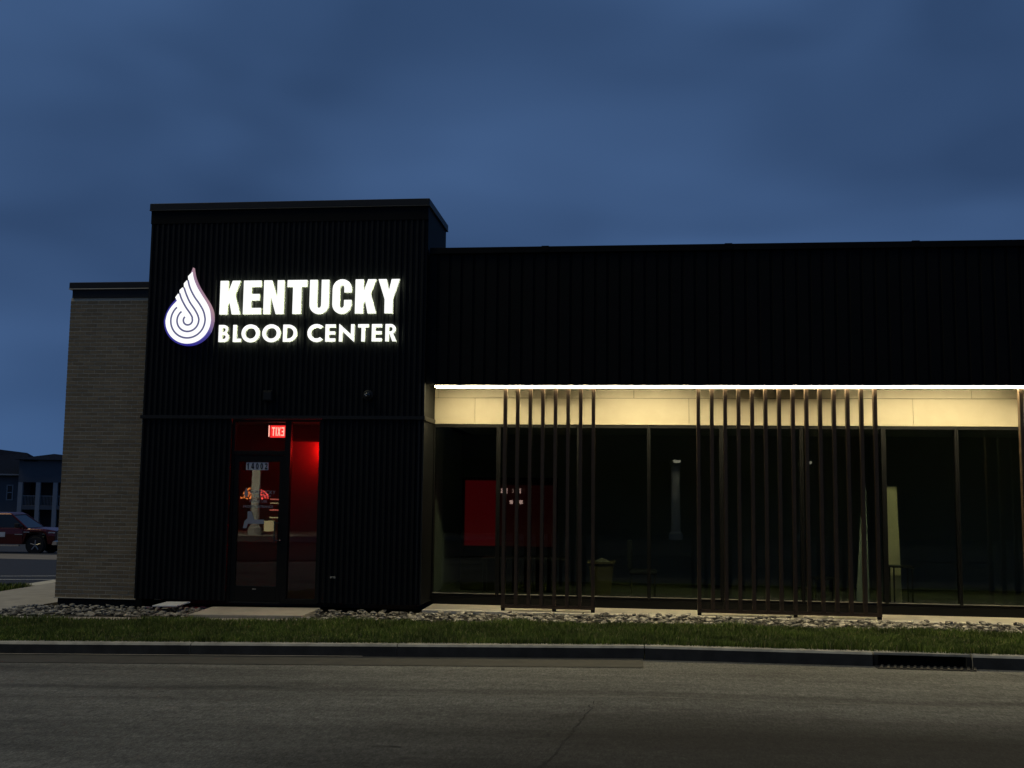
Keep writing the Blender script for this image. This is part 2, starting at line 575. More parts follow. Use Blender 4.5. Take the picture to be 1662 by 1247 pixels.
# painted bay lines in the car park
d = Vector((1.1, 0.66, 0)).normalized()
pv = Vector((-d.y, d.x, 0))
for k, (x, y) in enumerate([(-15.4, 7.58), (-16.85, 9.86)]):
    mb = MB()
    w = 0.085
    a0, a1 = (-3.5, 4.0) if k == 0 else (-0.15, 4.0)
    pts = []
    for s, t in ((a0, -w), (a1, -w), (a1, w), (a0, w)):
        q = Vector((x, y, 0)) + d * s + pv * t
        pts.append((q.x, q.y, z_lot(q.y) + 0.012))
    mb.quad(*pts)
    mb.build('bay_line', 'line_paint', lot)

# road details: pale joint, jagged cracks, patched asphalt, litter-sized scars
mb = MB()
xs = flr(-2.5, 14, 0.35)
up, dn = [], []
for x in xs:
    yy = -6.11 + 0.012 * math.sin(x * 3.1) + random.uniform(-0.008, 0.008)
    w = random.uniform(0.005, 0.013)
    up.append((x, yy + w, z_road(x, yy) + 0.004)); dn.append((x, yy - w, z_road(x, yy) + 0.004))
n = len(xs)
mb.add(dn + up, [(i, i + 1, n + i + 1, n + i) for i in range(n - 1)])
mb.build('joint_line', 'seam_pale', road)
def crack(pts, w0, w1, seed, step=0.07, jit=0.03):
    rr = random.Random(seed)
    line = []
    for (a, b), (c, d_) in zip(pts, pts[1:]):
        k = max(1, int(math.hypot(c - a, d_ - b) / step))
        for i in range(k):
            t = i / k
            line.append((a + (c - a) * t + rr.uniform(-jit, jit), b + (d_ - b) * t + rr.uniform(-jit, jit) * 0.6))
    line.append(pts[-1])
    n = len(line)
    vs = []
    for s in (-1, 1):
        for i, (x, y) in enumerate(line):
            w = (w0 + (w1 - w0) * i / n) * rr.uniform(0.4, 1.3)
            vs.append((x + s * w, y + s * w * 0.6, z_road(x, y) + 0.005))
    MB().add(vs, [(i, i + 1, n + i + 1, n + i) for i in range(n - 1)]).build('crack', 'crack_dark', road)
crack([(-0.33, -6.35), (-0.42, -7.1), (-0.53, -8.0), (-0.66, -8.9), (-0.75, -9.8)], 0.005, 0.011, 3)
crack([(-0.20, -6.2), (-0.30, -6.55), (-0.42, -6.85)], 0.003, 0.006, 5)
crack([(0.0, -4.62), (-0.12, -4.78), (-0.22, -4.95)], 0.004, 0.004, 8)
crack([(4.25, -3.75), (4.55, -4.1), (4.95, -4.32), (5.6, -4.5)], 0.008, 0.012, 11)
crack([(-2.1, -8.35), (-1.95, -8.33), (-1.84, -8.36)], 0.02, 0.012, 12, 0.05, 0.008)
crack([(-3.9, -6.35), (-3.55, -6.36), (-3.3, -6.3)], 0.006, 0.004, 13, 0.06, 0.012)

# ------------------------------------------------------------------ kerb in cast lengths, gutter, storm drain
KY0, KY1 = -3.52, -3.37
kerb = thing('kerb', (0, KY0, z_kerb(0)), 'kerb', 'kerb')
for k in ('label', 'category'): del kerb[k]
kerb['kind'] = 'structure'
def kerb_len(x0, x1):
    mb = MB()
    xs = flr(x0 + 0.006, x1 - 0.006, 1.2)
    prof = [(KY0 - 0.03, -0.30), (KY0 - 0.012, -0.03), (KY0 + 0.012, -0.006), (KY0 + 0.035, 0.0), (KY1, 0.0), (KY1, -0.30)]
    vs = [(x, y, z_kerb(x) + z) for x in xs for y, z in prof]
    n = len(prof)
    fs = [(i * n + j, i * n + (j + 1) % n, (i + 1) * n + (j + 1) % n, (i + 1) * n + j) for i in range(len(xs) - 1) for j in range(n)]
    fs += [tuple(range(n)), tuple((len(xs) - 1) * n + j for j in range(n))]
    ob = mb.add(vs, fs).build('kerb_length', 'kerb_concrete', kerb)
    ob.data.materials.append(MATS['kerb_face_shade'])          # shade of the upright face put in as a darker colour
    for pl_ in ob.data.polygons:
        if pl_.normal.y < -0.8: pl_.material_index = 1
for a, b in [(-24, -18), (-18, -12), (-12, -8.9), (-8.9, -5.72), (-5.72, -2.96), (-2.96, 0.19), (0.19, 2.96)]:
    kerb_len(a, b)
kerb_len(4.12, 8.0)
kerb_len(8.0, 12.0)
gut = MB().sheet(flr(-24, 0.17, 0.6), [-4.22, -3.9, -3.549], lambda x, y: z_road(x, y) + 0.006 + 0.02 * max(0, (y + 3.9)))
tag(gut.build('gutter', 'gutter_concrete'), kind='structure')
lip = MB().sheet(flr(-24, -3.4, 0.6), [-3.585, -3.551], lambda x, y: z_road(x, y) + 0.020)
tag(lip.build('gutter_edge', 'concrete'), kind='structure')
sd = thing('storm_drain', (3.54, -3.5, -0.25), 'black kerb inlet with an iron grate at its foot, set in the kerb', 'storm drain')
x0, x1 = 2.97, 4.11
MB().box(x0, x1, KY0 + 0.02, KY1 + 0.10, z_kerb(3) - 0.035, z_kerb(3) - 0.002).build('lintel', 'kerb_concrete', sd, bevel=0.006)
p = MB()
zb = z_kerb(3)
p.box(x0, x1, KY1 + 0.02, KY1 + 0.08, zb - 0.60, zb - 0.036)
p.box(x0, x0 + 0.05, KY0 + 0.0, KY1 + 0.02, zb - 0.60, zb - 0.036)
p.box(x1 - 0.05, x1, KY0 + 0.0, KY1 + 0.02, zb - 0.60, zb - 0.036)
p.build('inlet_pit', 'pit_dark', sd)
MB().box(x0, x1, KY0 - 0.21, KY0 - 0.01, zb - 0.175, zb - 0.158).build('grate_pan', 'pit_dark', sd)
for i in range(15):
    x = x0 + 0.03 + i * 0.0775
    MB().add([(x, KY0 - 0.19, zb - 0.150), (x + 0.03, KY0 - 0.19, zb - 0.150), (x + 0.08, KY0 - 0.02, zb - 0.140), (x + 0.05, KY0 - 0.02, zb - 0.140),
              (x, KY0 - 0.19, zb - 0.157), (x + 0.03, KY0 - 0.19, zb - 0.157), (x + 0.08, KY0 - 0.02, zb - 0.157), (x + 0.05, KY0 - 0.02, zb - 0.157)],
             [(0, 1, 2, 3), (7, 6, 5, 4), (0, 4, 5, 1), (1, 5, 6, 2), (2, 6, 7, 3), (3, 7, 4, 0)]).build('grate_bar', 'grate_iron', sd)

# ------------------------------------------------------------------ footpath, edging strip, door slab
def slab(name, pts, th, mt, zf, parent=None):
    n = len(pts)
    vs = [(x, y, zf(x, y)) for x, y in pts] + [(x, y, zf(x, y) - th) for x, y in pts]
    fs = [tuple(range(n)), tuple(range(2 * n - 1, n - 1, -1))] + [(i, (i + 1) % n, n + (i + 1) % n, n + i) for i in range(n)]
    return MB().add(vs, fs).build(name, mt, parent, bevel=0.006)
pw = lambda x, y: -0.235 + 0.004 * min(0, y)
path = slab('footpath', [(-12.3, -3.36), (-10.35, -3.36), (-10.35, 0.0), (-10.2, 1.2), (-10.2, 4.6), (-12.3, 4.6)], 0.15, 'concrete', pw)
tag(path, kind='structure')
tag(slab('kerb_edge', [(-12.70, 3.98), (-12.31, 3.98), (-12.31, 8.0), (-12.70, 8.0)], 0.6, 'pale_concrete', lambda x, y: -0.235), kind='structure')
GB = -1.22     # back edge of the lawn
tag(slab('edging_strip', [(-10.33, GB - 0.10), (-4.6, GB - 0.10), (-4.6, GB + 0.22), (-10.33, GB + 0.22)], 0.12, 'concrete', lambda x, y: z_bed(x, y) - 0.005), kind='structure')
tag(slab('door_slab', [(-6.86, GB + 0.225), (-5.02, GB + 0.225), (-5.02, -0.02), (-6.86, -0.02)], 0.12, 'concrete', lambda x, y: z_bed(x, y) + 0.045), kind='structure')
tag(MB().box(-3.33, 16, -0.05, 1.35, -0.40, -0.082).build('plinth', 'pale_concrete', bevel=0.008), kind='structure')

# ------------------------------------------------------------------ lawn
def grass_obj(name, boxes, zf, seed, label, h0=0.05, h1=0.11, wmul=1.0):
    r = np.random.default_rng(seed)
    V, Fq = [], []
    tot = 0
    for (xa, xb, ya, yb, n) in boxes:
        x = r.uniform(xa, xb, n); y = r.uniform(ya, yb, n)
        # tufts: drop blades where a coarse pattern is low
        k = 0.5 + 0.5 * np.sin(x * 5.1 + 1.3 * np.sin(y * 4.0)) * np.sin(y * 6.3 + 1.7 * np.sin(x * 2.7))
        keep = r.uniform(0, 1, n) < 0.55 + 0.45 * k
        x, y, k = x[keep], y[keep], k[keep]
        n = len(x)
        z = np.array([zf(a, b) for a, b in zip(x, y)])
        h = r.uniform(h0, h1, n) * (0.75 + 0.45 * k) * (1.0 + 0.35 * np.sin(x * 1.9 + 2.0 * np.sin(x * 0.7)) * np.sin(y * 2.3 + x))
        a = r.uniform(0, 2 * np.pi, n)
        w = r.uniform(0.0028, 0.0055, n) * wmul
        ln = r.uniform(0.1, 0.75, n) * h
        b_ = r.uniform(0, 2 * np.pi, n)
        dx, dy = np.cos(a) * w, np.sin(a) * w
        lx, ly = np.cos(b_) * ln, np.sin(b_) * ln
        v = np.empty((n, 5, 3))
        v[:, 0] = np.stack([x - dx, y - dy, z - 0.01], 1)
        v[:, 1] = np.stack([x + dx, y + dy, z - 0.01], 1)
        v[:, 2] = np.stack([x + dx * .8 + lx * .35, y + dy * .8 + ly * .35, z + h * .6], 1)
        v[:, 3] = np.stack([x - dx * .8 + lx * .35, y - dy * .8 + ly * .35, z + h * .6], 1)
        v[:, 4] = np.stack([x + lx, y + ly, z + h], 1)
        V.append(v.reshape(-1, 3))
        i = (np.arange(n) * 5 + tot)[:, None]
        Fq.append(np.concatenate([i + np.array([0, 1, 2]), i + np.array([0, 2, 3]), i + np.array([3, 2, 4])], 1).reshape(-1, 3))
        tot += n * 5
    V = np.concatenate(V); Fq = np.concatenate(Fq)
    me = bpy.data.meshes.new(name)
    me.vertices.add(len(V)); me.vertices.foreach_set('co', V.ravel())
    me.loops.add(len(Fq) * 3); me.loops.foreach_set('vertex_index', Fq.ravel().astype(np.int32))
    me.polygons.add(len(Fq))
    me.polygons.foreach_set('loop_start', np.arange(0, len(Fq) * 3, 3, dtype=np.int32))
    me.update(calc_edges=True)
    me.materials.append(MATS['grass_blade'])
    o = bpy.data.objects.new(name, me)
    COL.objects.link(o)
    return tag(o, label, 'grass', kind='stuff')
zl = lambda x, y: z_bed(x, y) - 0.005 if y > -3.0 else z_bed(x, -3.0) - 0.005
tag(MB().sheet(flr(-10.3, 14, 1.0), [KY1 + 0.002, -3.0, -2.2, GB - 0.101], zl).build('lawn', 'soil'), kind='structure')
grass_obj('grass', [(-10.3, 9.0, -3.34, GB - 0.08, 150000), (-10.3, 9.0, -3.45, -3.34, 9000)], lambda x, y: zl(x, y) if y > -3.36 else z_kerb(x) + 0.008, 3, 'short green grass on the verge between kerb and rocks', 0.03, 0.085)
tag(MB().sheet(flr(-20, -12.32, 2.0), [-3.36, 0, 3.95], lambda x, y: -0.26).build('side_lawn', 'soil'), kind='structure')
grass_obj('grass', [(-16.0, -12.34, 0.0, 3.93, 26000)], lambda x, y: -0.26, 4, 'grass patch beside the footpath at the car park', 0.04, 0.10, 1.6)

# ------------------------------------------------------------------ river rocks
def rock_mesh(i):
    rr = random.Random(100 + i)
    bm = bmesh.new()
    for _ in range(20):
        v = Vector((rr.gauss(0, 1), rr.gauss(0, 1), rr.gauss(0, 1))).normalized()
        v = Vector((v.x * 0.5 * rr.uniform(.85, 1), v.y * 0.36 * rr.uniform(.85, 1), v.z * 0.19 * rr.uniform(.85, 1)))
        bm.verts.new(v)
    r = bmesh.ops.convex_hull(bm, input=bm.verts)
    bmesh.ops.delete(bm, geom=[v for v in bm.verts if not v.link_faces], context='VERTS')
    me = bpy.data.meshes.new('stone')
    bm.to_mesh(me)
    bm.free()
    for p in me.polygons: p.use_smooth = (i % 2 == 0)
    me.materials.append(MATS['stone'])
    return me
ROCKS = [rock_mesh(i) for i in range(9)]
def rock_bed(x0, x1, y0, y1, n, nsep, smin, smax, lift):
    bed = tag(MB().sheet(flr(x0, x1, 0.5), flr(y0, y1, 0.4), lambda x, y: z_bed(x, y) - 0.02).build('rock_bed', 'rock_soil'), kind='structure')
    items = []
    for _ in range(n):
        x, y = random.uniform(x0, x1), random.uniform(y0, y1)
        s = smin + (smax - smin) * random.random() ** 2.0
        items.append((s * (1 + 0.25 * random.random()), x, y, s))
    items.sort(reverse=True)
    mbk = MB()
    for i, (_, x, y, s) in enumerate(items):
        me = random.choice(ROCKS)
        rot = (random.uniform(-.35, .35), random.uniform(-.35, .35), random.uniform(0, 6.28))
        loc = Vector((x, y, z_bed(x, y) + s * 0.085 + random.uniform(-0.012, lift)))
        if i < nsep:
            place('stone', me, loc, bed, rot, (s, s, s))
        else:
            mt = Matrix.LocRotScale(loc, Matrix.Rotation(rot[2], 3, 'Z').to_quaternion() @ Matrix.Rotation(rot[0], 3, 'X').to_quaternion(), Vector((s, s, s)))
            mbk.add([mt @ v.co for v in me.vertices], [tuple(p.vertices) for p in me.polygons])
    st = mbk.build('stones', 'stone', bed)
    tag(st, kind='stuff')
rock_bed(-10.30, -6.90, GB + 0.23, 0.20, 620, 130, 0.05, 0.17, 0.010)
rock_bed(-4.98, 12.0, GB - 0.02, -0.06, 2500, 168, 0.035, 0.155, 0.014)

# ------------------------------------------------------------------ the building
B = thing('commercial_building', (-3.37, 0, 0), 'single storey shop building of black ribbed metal and brown brick with a taller corner block', 'building')
TX0, TX1 = -8.24, -3.37          # tower
TZ, RZ, FZ = 6.52, 5.80, 3.61    # tower cladding top, low roof cladding top, fascia bottom
BX0 = -9.785                     # brick wall left end
def ribs(x0, x1, z0, z1, y, pitch, dep, holes=(), frac=0.5, sl=0.18):
    """Box-rib sheet facing -y; holes = [(xa, xb, za, zb)]."""
    mb = MB()
    xs = []
    x = x0
    while x < x1 - 1e-6:
        for t, d in ((0, 0), (frac - sl, 0), (frac, dep), (1 - sl, dep)):
            xx = x + t * pitch
            if xx < x1: xs.append((xx, y + d))
        x += pitch
    xs.append((x1, y))
    for (xa, ya), (xb, yb) in zip(xs, xs[1:]):
        xm = (xa + xb) / 2
        spans = [(z0, z1)]
        for (ha, hb, za, zb) in holes:
            if ha < xm < hb:
                ns = []
                for a, b in spans:
                    if za > a: ns.append((a, min(b, za)))
                    if zb < b: ns.append((max(a, zb), b))
                spans = ns
        for a, b in spans:
            if b - a > 1e-4:
                mb.quad((xa, ya, a), (xb, yb, a), (xb, yb, b), (xa, ya, b))
    return mb
DX0, DX1, DZ1 = -6.66, -5.10, 3.0        # entrance opening
ribs(TX0, TX1, 3.06, TZ, 0.0, 0.0975, 0.028).build('ribbed_cladding', 'black_metal', B)
ribs(TX0, DX0, -0.02, 3.0, 0.0, 0.0975, 0.028).build('ribbed_cladding', 'black_metal', B)
ribs(DX1, TX1, -0.02, 3.0, 0.0, 0.0975, 0.028).build('ribbed_cladding', 'black_metal', B)
MB().box(TX0 - 0.03, TX1 + 0.02, -0.030, 0.05, 3.00, 3.058).build('flashing', 'coping_metal', B)
MB().box(TX0 - 0.01, TX1 + 0.01, -0.006, 0.05, TZ - 0.14, TZ + 0.10).build('frieze', 'black_panel', B)
MB().box(TX0 - 0.03, TX1 + 0.03, -0.035, 1.80, TZ + 0.10, TZ + 0.215).build('coping', 'coping_metal', B, bevel=0.006)
MB().box(TX0 - 0.035, TX1 + 0.035, -0.040, 1.805, TZ + 0.092, TZ + 0.099).build('drip_edge', 'drip_metal', B)
t = MB()
t.box(TX0, TX1, 0.05, 1.75, 3.72, TZ + 0.09)
t.box(TX0 + 0.001, TX0 + 0.12, 0.051, 2.3, -0.3, 3.72)
t.build('corner_block', 'black_panel', B)
# return of the corner block beside the recess
MB().box(TX1 - 0.20, TX1, 0.03, 0.93, -0.02, 2.985).build('return_panel', 'black_metal', B)
MB().box(TX1 - 0.20, TX1, 0.03, 0.93, 3.06, FZ).build('return_panel', 'black_metal', B)
MB().box(TX1 - 0.20, TX1 + 0.025, 0.051, 0.93, 2.986, 3.059).build('return_flashing', 'coping_metal', B)
for xa in (-3.372 + 0.045,):
    MB().box(TX1 - 0.085, TX1 - 0.06, -0.012, 0.0, 0.0, 2.98).build('corner_trim', 'coping_metal', B)
    MB().box(TX1 - 0.085, TX1 - 0.06, -0.012, 0.0, 3.07, FZ).build('corner_trim', 'coping_metal', B)
MB().box(TX1 - 0.02, TX1 + 0.006, -0.006, 0.028, -0.02, 2.98).build('corner_trim', 'coping_metal', B)
MB().box(TX1 - 0.02, TX1 + 0.006, -0.006, 0.028, 3.07, FZ).build('corner_trim', 'coping_metal', B)

# low wing: fascia, coping, soffit
XR = 16.0
ribs(TX1 + 0.002, XR, FZ, RZ, 0.10, 0.203, 0.020, frac=0.8, sl=0.06).build('fascia_cladding', 'black_panel', B)
MB().box(TX1 + 0.032, XR, 0.06, 0.40, RZ, RZ + 0.105).build('fascia_coping', 'black_panel', B, bevel=0.006)
for x in (-1.45, 1.55, 4.5, 7.5):
    MB().box(x, x + 0.12, 0.054, 0.41, RZ + 0.02, RZ + 0.112).build('coping_joint', 'black_panel', B)
MB().box(TX1 + 0.002, XR, 0.122, 0.915, FZ - 0.012, FZ + 0.03).build('soffit', 'black_panel', B)
MB().box(TX1 + 0.002, XR, 0.125, 0.30, FZ + 0.03, RZ - 0.01).build('fascia_backing', 'black_panel', B)
MB().box(BX0 + 0.31, XR, 1.76, 16, 5.0, 5.1).build('roof_deck', 'black_panel', B)
MB().box(XR, XR + 0.2, 0.1, 16, -0.3, 5.7).build('end_wall', 'black_panel', B)
MB().box(BX0 + 0.2, XR, 16, 16.2, -0.6, 5.4).build('rear_wall', 'black_panel', B)

# cream panels above the glazing, each its own sheet
YP = 0.905
def seams(zs, xs, zlo, zhi):
    for a, b in zip(xs, xs[1:]):
        MB().box(a + 0.003, b - 0.003, YP, YP + 0.02, zlo, zhi).build('cream_panel', 'cream_panel', B, bevel=0.002)
seams(None, [-3.365, -2.655, 1.005, 4.665, 8.325, 11.985, 16], 3.012, 3.440)
seams(None, [-3.365, -3.30, 0.08, 2.3, 5.60, 8.9, 12.2, 16], 3.447, 3.596)
MB().box(-3.366, XR, YP + 0.021, YP + 0.06, 2.98, 3.63).build('panel_backing', 'black_panel', B)
MB().box(-3.366, XR, 0.865, 0.955, 2.988, 3.010).build('drip_trim', 'cream_panel', B)

# glazing: every bay a window with frame and pane
mull = [-3.366, -2.23, -0.85, 0.33, 1.535, 2.85, 4.17, 5.336, 6.50, 7.7, 8.9, 10.1, 11.3, 12.5, 13.7, 16.0]
for i, (a, b) in enumerate(zip(mull, mull[1:])):
    w = 0.028
    f = MB()
    f.box(a + 0.002, a + w, 0.88, 0.99, 0.06, 2.986)
    f.box(b - w, b - 0.002, 0.88, 0.99, 0.06, 2.986)
    f.box(a + w, b - w, 0.88, 0.99, 2.93, 2.986)
    f.box(a + w, b - w, 0.88, 0.99, 0.06, 0.105)
    fr = f.build('window_frame', 'black_frame', B, bevel=0.003)
    MB().box(a + w, b - w, 0.930, 0.938, 0.105, 2.93).build('window_pane', 'window_glass', fr)
    MB().box(a + w, b - w, 0.868, 0.879, 0.099, 0.112).build('sill_edge', 'kerb_concrete', fr)
for x in (-2.23, -0.85, 1.535, 4.17):
    MB().box(x - 0.035, x + 0.035, 0.855, 0.878, 0.115, 2.985).build('mullion_cap', 'black_frame', B)
MB().box(-3.366, XR, 0.87, 1.0, -0.081, 0.058).build('kick_plate', 'black_frame', B)

# brick wall: bricks as pieces, mortar set back between them
bw = MB().box(BX0 + 0.004, TX0 + 0.10, 0.2530, 0.50, -0.051, 5.135).build('brick_wall', 'mortar', B)
MB().box(BX0 + 0.004, BX0 + 0.3, 0.501, 16, -0.6, 5.13).build('side_wall', 'brick', B)
CO, BL, BH = 0.0677, 0.2035, 0.0545
def brick_mesh(length):
    mb = MB().box(-length / 2, length / 2, 0, 0.09, 0, BH)
    me = bpy.data.meshes.new('brick')
    me.from_pydata(mb.v, [], mb.f)
    me.materials.append(MATS['brick'])
    return me
cache = {}
rest = MB()
cnt = 0
ncourse = int((5.13 + 0.055) / CO)
for c in range(ncourse):
    z = -0.05 + c * CO
    x = BX0 - (BL / 2 if c % 2 else 0)
    while x < TX0 - 0.02:
        a, b = max(x, BX0), min(x + BL - 0.0095, TX0 + 0.02)
        x += BL
        if b - a < 0.03: continue
        dy = random.uniform(-0.001, 0.001)
        if cnt < 300:
            ln = round(b - a, 3)
            if ln not in cache: cache[ln] = brick_mesh(ln)
            place('brick', cache[ln], ((a + b) / 2, 0.250 + dy, z), bw)
            cnt += 1
        else:
            rest.box(a, b, 0.250 + dy, 0.30, z, z + BH)
tag(rest.build('bricks', 'brick', bw), kind='stuff')
MB().box(BX0 - 0.012, TX0 - 0.001, 0.235, 0.55, -0.066, -0.052).build('base_flashing', 'pale_concrete', B)
MB().box(BX0 + 0.03, TX0 - 0.001, 0.30, 0.55, -0.40, -0.067).build('footing', 'rock_soil', B)  # recessed footing, its dark colour paints the shadow below the brick
MB().box(BX0 + 0.03, TX0 - 0.001, 0.236, 0.55, 5.137, 5.285).build('brick_wall_frieze', 'coping_metal', B)
MB().box(BX0 - 0.02, TX0 - 0.035, 0.205, 1.0, 5.30, 5.41).build('brick_wall_coping', 'coping_metal', B, bevel=0.005)
MB().box(BX0 - 0.025, TX0 - 0.036, 0.200, 1.0, 5.286, 5.299).build('brick_wall_drip_edge', 'pale_concrete', B)

# entrance: frame, transom, leaf, sidelight
ent = MB()
y0, y1 = 0.035, 0.135
ent.box(DX0 + 0.002, DX0 + 0.055, y0, y1, -0.05, DZ1 - 0.002)
ent.box(DX1 - 0.045, DX1 - 0.002, y0, y1, -0.05, DZ1 - 0.002)
ent.box(DX0 + 0.055, DX1 - 0.045, y0, y1, 2.955, DZ1 - 0.002)
ent.box(-5.735, -5.635, y0, y1, -0.05, 2.955)
ent.box(DX0 + 0.055, -5.735, y0, y1, 2.40, 2.47)
ent.box(-5.635, DX1 - 0.045, y0, y1, -0.05, 0.03)
ef = ent.build('entrance_frame', 'black_frame', B, bevel=0.003)
MB().box(DX0 + 0.055, -5.735, 0.08, 0.087, 2.47, 2.955).build('transom_pane', 'door_glass', ef)
MB().box(-5.635, DX1 - 0.045, 0.08, 0.087, 0.03, 2.955).build('sidelight_pane', 'door_glass', ef)
lx0, lx1 = DX0 + 0.058, -5.738
dl = MB()
dl.box(lx0, lx0 + 0.085, 0.045, 0.095, -0.03, 2.395)
dl.box(lx1 - 0.075, lx1, 0.045, 0.095, -0.03, 2.395)
dl.box(lx0 + 0.085, lx1 - 0.075, 0.045, 0.095, 2.285, 2.395)
dl.box(lx0 + 0.085, lx1 - 0.075, 0.045, 0.095, -0.03, 0.225)
door = dl.build('door', 'black_frame', B, bevel=0.003)
MB().box(lx0 + 0.085, lx1 - 0.075, 0.066, 0.073, 0.225, 2.285).build('door_pane', 'door_glass', door)
h = MB()
h.bar((lx1 - 0.11, -0.02, 0.95), (lx1 - 0.11, -0.02, 1.30), 0.012)
h.bar((lx1 - 0.11, -0.02, 0.98), (lx1 - 0.06, 0.046, 0.98), 0.010)
h.bar((lx1 - 0.11, -0.02, 1.27), (lx1 - 0.06, 0.046, 1.27), 0.010)
h.build('pull_handle', 'furniture_metal', door)
MB().lathe((lx1 - 0.03, 0.030, 0.985), [(0.010, 0.0), (0.016, 0.008), (0.016, 0.016)], 'y', 12).build('lock', 'chrome', door)
MB().box(-6.21, -6.15, 0.036, 0.044, 0.170, 0.186).build('door_badge', 'kerb_concrete', door)
MB().box(lx0, lx1, 0.02, 0.12, -0.05, -0.031).build('threshold', 'coping_metal', ef)

# ---- hand-drawn letter shapes
HEAVY = {
 'K': (0.65, [[(0, 0), (.25, 0), (.25, .27), (.305, .385), (.395, 0), (.655, 0), (.475, .585), (.64, 1), (.39, 1), (.25, .63), (.25, 1), (0, 1)]]),
 'E': (0.572, [[(0, 0), (.565, 0), (.565, .185), (.25, .185), (.25, .41), (.51, .41), (.51, .60), (.25, .60), (.25, .81), (.555, .81), (.555, 1), (0, 1)]]),
 'N': (0.643, [[(0, 0), (.215, 0), (.215, .56), (.395, 0), (.64, 0), (.64, 1), (.425, 1), (.425, .47), (.25, 1), (0, 1)]]),
 'T': (0.618, [[(.18, 0), (.44, 0), (.44, .80), (.618, .80), (.618, 1), (0, 1), (0, .80), (.18, .80)]]),
 'U': (0.60, [[(0, 1)] + arc(.3, .27, .3, 180, 360, 14, .28) + [(.6, 1), (.365, 1)] + arc(.3, .255, .065, 0, -180, 8, .085) + [(.235, 1)]]),
 'C': (0.594, [[(.594, .40)] + arc(.297, .28, .297, 0, -180, 14, .29) + arc(.297, .72, .297, 180, 0, 14, .29) + [(.594, .62), (.365, .62)]
        + arc(.297, .745, .068, 0, 180, 8, .09) + arc(.297, .255, .068, 180, 360, 8, .09) + [(.365, .40)]]),
 'Y': (0.647, [[(.20, 0), (.45, 0), (.45, .41), (.652, 1), (.405, 1), (.325, .66), (.245, 1), (-.005, 1), (.20, .41)]]),
}
LIGHT = {
 'B': [[(0, 0)] + arc(.31, .285, .285, -90, 62, 12) + arc(.29, .755, .245, -32, 90, 10) + [(0, 1)],
       [(.20, .17)] + arc(.30, .295, .125, -90, 90, 8) + [(.20, .42)], [(.20, .585)] + arc(.28, .71, .125, -90, 90, 8) + [(.20, .835)]],
 'L': [[(0, 0), (.46, 0), (.46, .19), (.20, .19), (.20, 1), (0, 1)]],
 'O': [arc(.515, .5, .525, 0, 360, 36)[:-1], arc(.515, .5, .315, 0, 360, 28)[:-1]],
 'D': [[(0, 0)] + arc(.30, .5, .5, -90, 90, 18) + [(0, 1)], [(.20, .185)] + arc(.29, .5, .315, -90, 90, 14) + [(.20, .815)]],
 'C': [arc(.53, .5, .525, 46, 314, 26) + list(reversed(arc(.53, .5, .315, 50, 310, 22)))],
 'E': [[(0, 0), (.57, 0), (.57, .185), (.20, .185), (.20, .41), (.55, .41), (.55, .59), (.20, .59), (.20, .815), (.57, .815), (.57, 1), (0, 1)]],
 'N': [[(0, 0), (.185, 0), (.185, .60), (.86, -.03), (.86, 1), (.675, 1), (.675, .41), (0, 1.03)]],
 'T': [[(.20, 0), (.40, 0), (.40, .815), (.60, .815), (.60, 1), (0, 1), (0, .815), (.20, .815)]],
 'R': [[(0, 0), (.20, 0), (.20, .44), (.235, .44), (.40, 0), (.635, 0), (.425, .47)] + arc(.29, .71, .29, -50, 90, 10) + [(0, 1)],
       [(.20, .575)] + arc(.28, .705, .13, -90, 90, 8) + [(.20, .835)]],
}
# ------------------------------------------------------------------ illuminated sign
S = thing('letter_sign', (-5.35, 0.0, 4.29), 'glowing white channel letter sign in two lines on the ribbed black wall', 'sign')
ZK, HK = 4.768, 0.578
zx = lambda px: -6.915 + (px - 78) * 0.002105
def letter(loops, x, z, sx, sz, depth=0.085):
    a = MB().prism(loops, -depth - 0.012, -depth, x, z, sx, sz).build('letter', 'sign_white', S)
    r = MB().prism(loops, -depth + 0.001, -0.041, x, z, sx, sz, front=False).build('letter_return', 'sign_return', a)
    MB().prism(loops, -0.041, -0.0405, x, z, sx, sz, sides=False).build('letter_halo', 'sign_halo', a)
for ch, px in zip('KENTUCKY', (78, 274, 443, 637, 823, 1010, 1196, 1383)):
    w, lp = HEAVY[ch]
    letter(lp, zx(px), ZK, HK * 0.955, HK)
for ch, px in zip('BLOODCENTER', (78, 198, 270, 442, 613, 812, 960, 1072, 1225, 1337, 1447)):
    letter(LIGHT[ch], zx(px), 4.297, 0.300, 0.290, 0.08)
# teardrop emblem
EM = thing('emblem_sign', (-7.45, 0.0, 4.72), 'glowing white teardrop emblem with a spiral, blue and red edged, left of the lettering', 'sign')
ex = lambda p: (-7.445 + (p[0] - 440) * 0.001386, 4.252 + (1078 - p[1]) * 0.001386)
def smooth(pts, n=5):
    o = []
    for i in range(len(pts) - 1):
        p0, p1, p2, p3 = pts[max(0, i - 1)], pts[i], pts[i + 1], pts[min(len(pts) - 1, i + 2)]
        for k in range(n):
            t = k / n
            o.append(tuple(0.5 * (2 * p1[a] + (p2[a] - p0[a]) * t + (2 * p0[a] - 5 * p1[a] + 4 * p2[a] - p3[a]) * t * t + (3 * p1[a] - p0[a] - 3 * p2[a] + p3[a]) * t ** 3) for a in (0, 1)))
    return o + [pts[-1]]
def circ(r, a0, a1, n=16, c=(432, 778)):
    return [(c[0] + r * math.cos(R_(a0 + (a1 - a0) * i / n)), c[1] - r * math.sin(R_(a0 + (a1 - a0) * i / n))) for i in range(n + 1)]
right = smooth([(462, 175), (478, 250), (520, 350), (585, 455), (660, 565), (705, 660), (722, 778)])
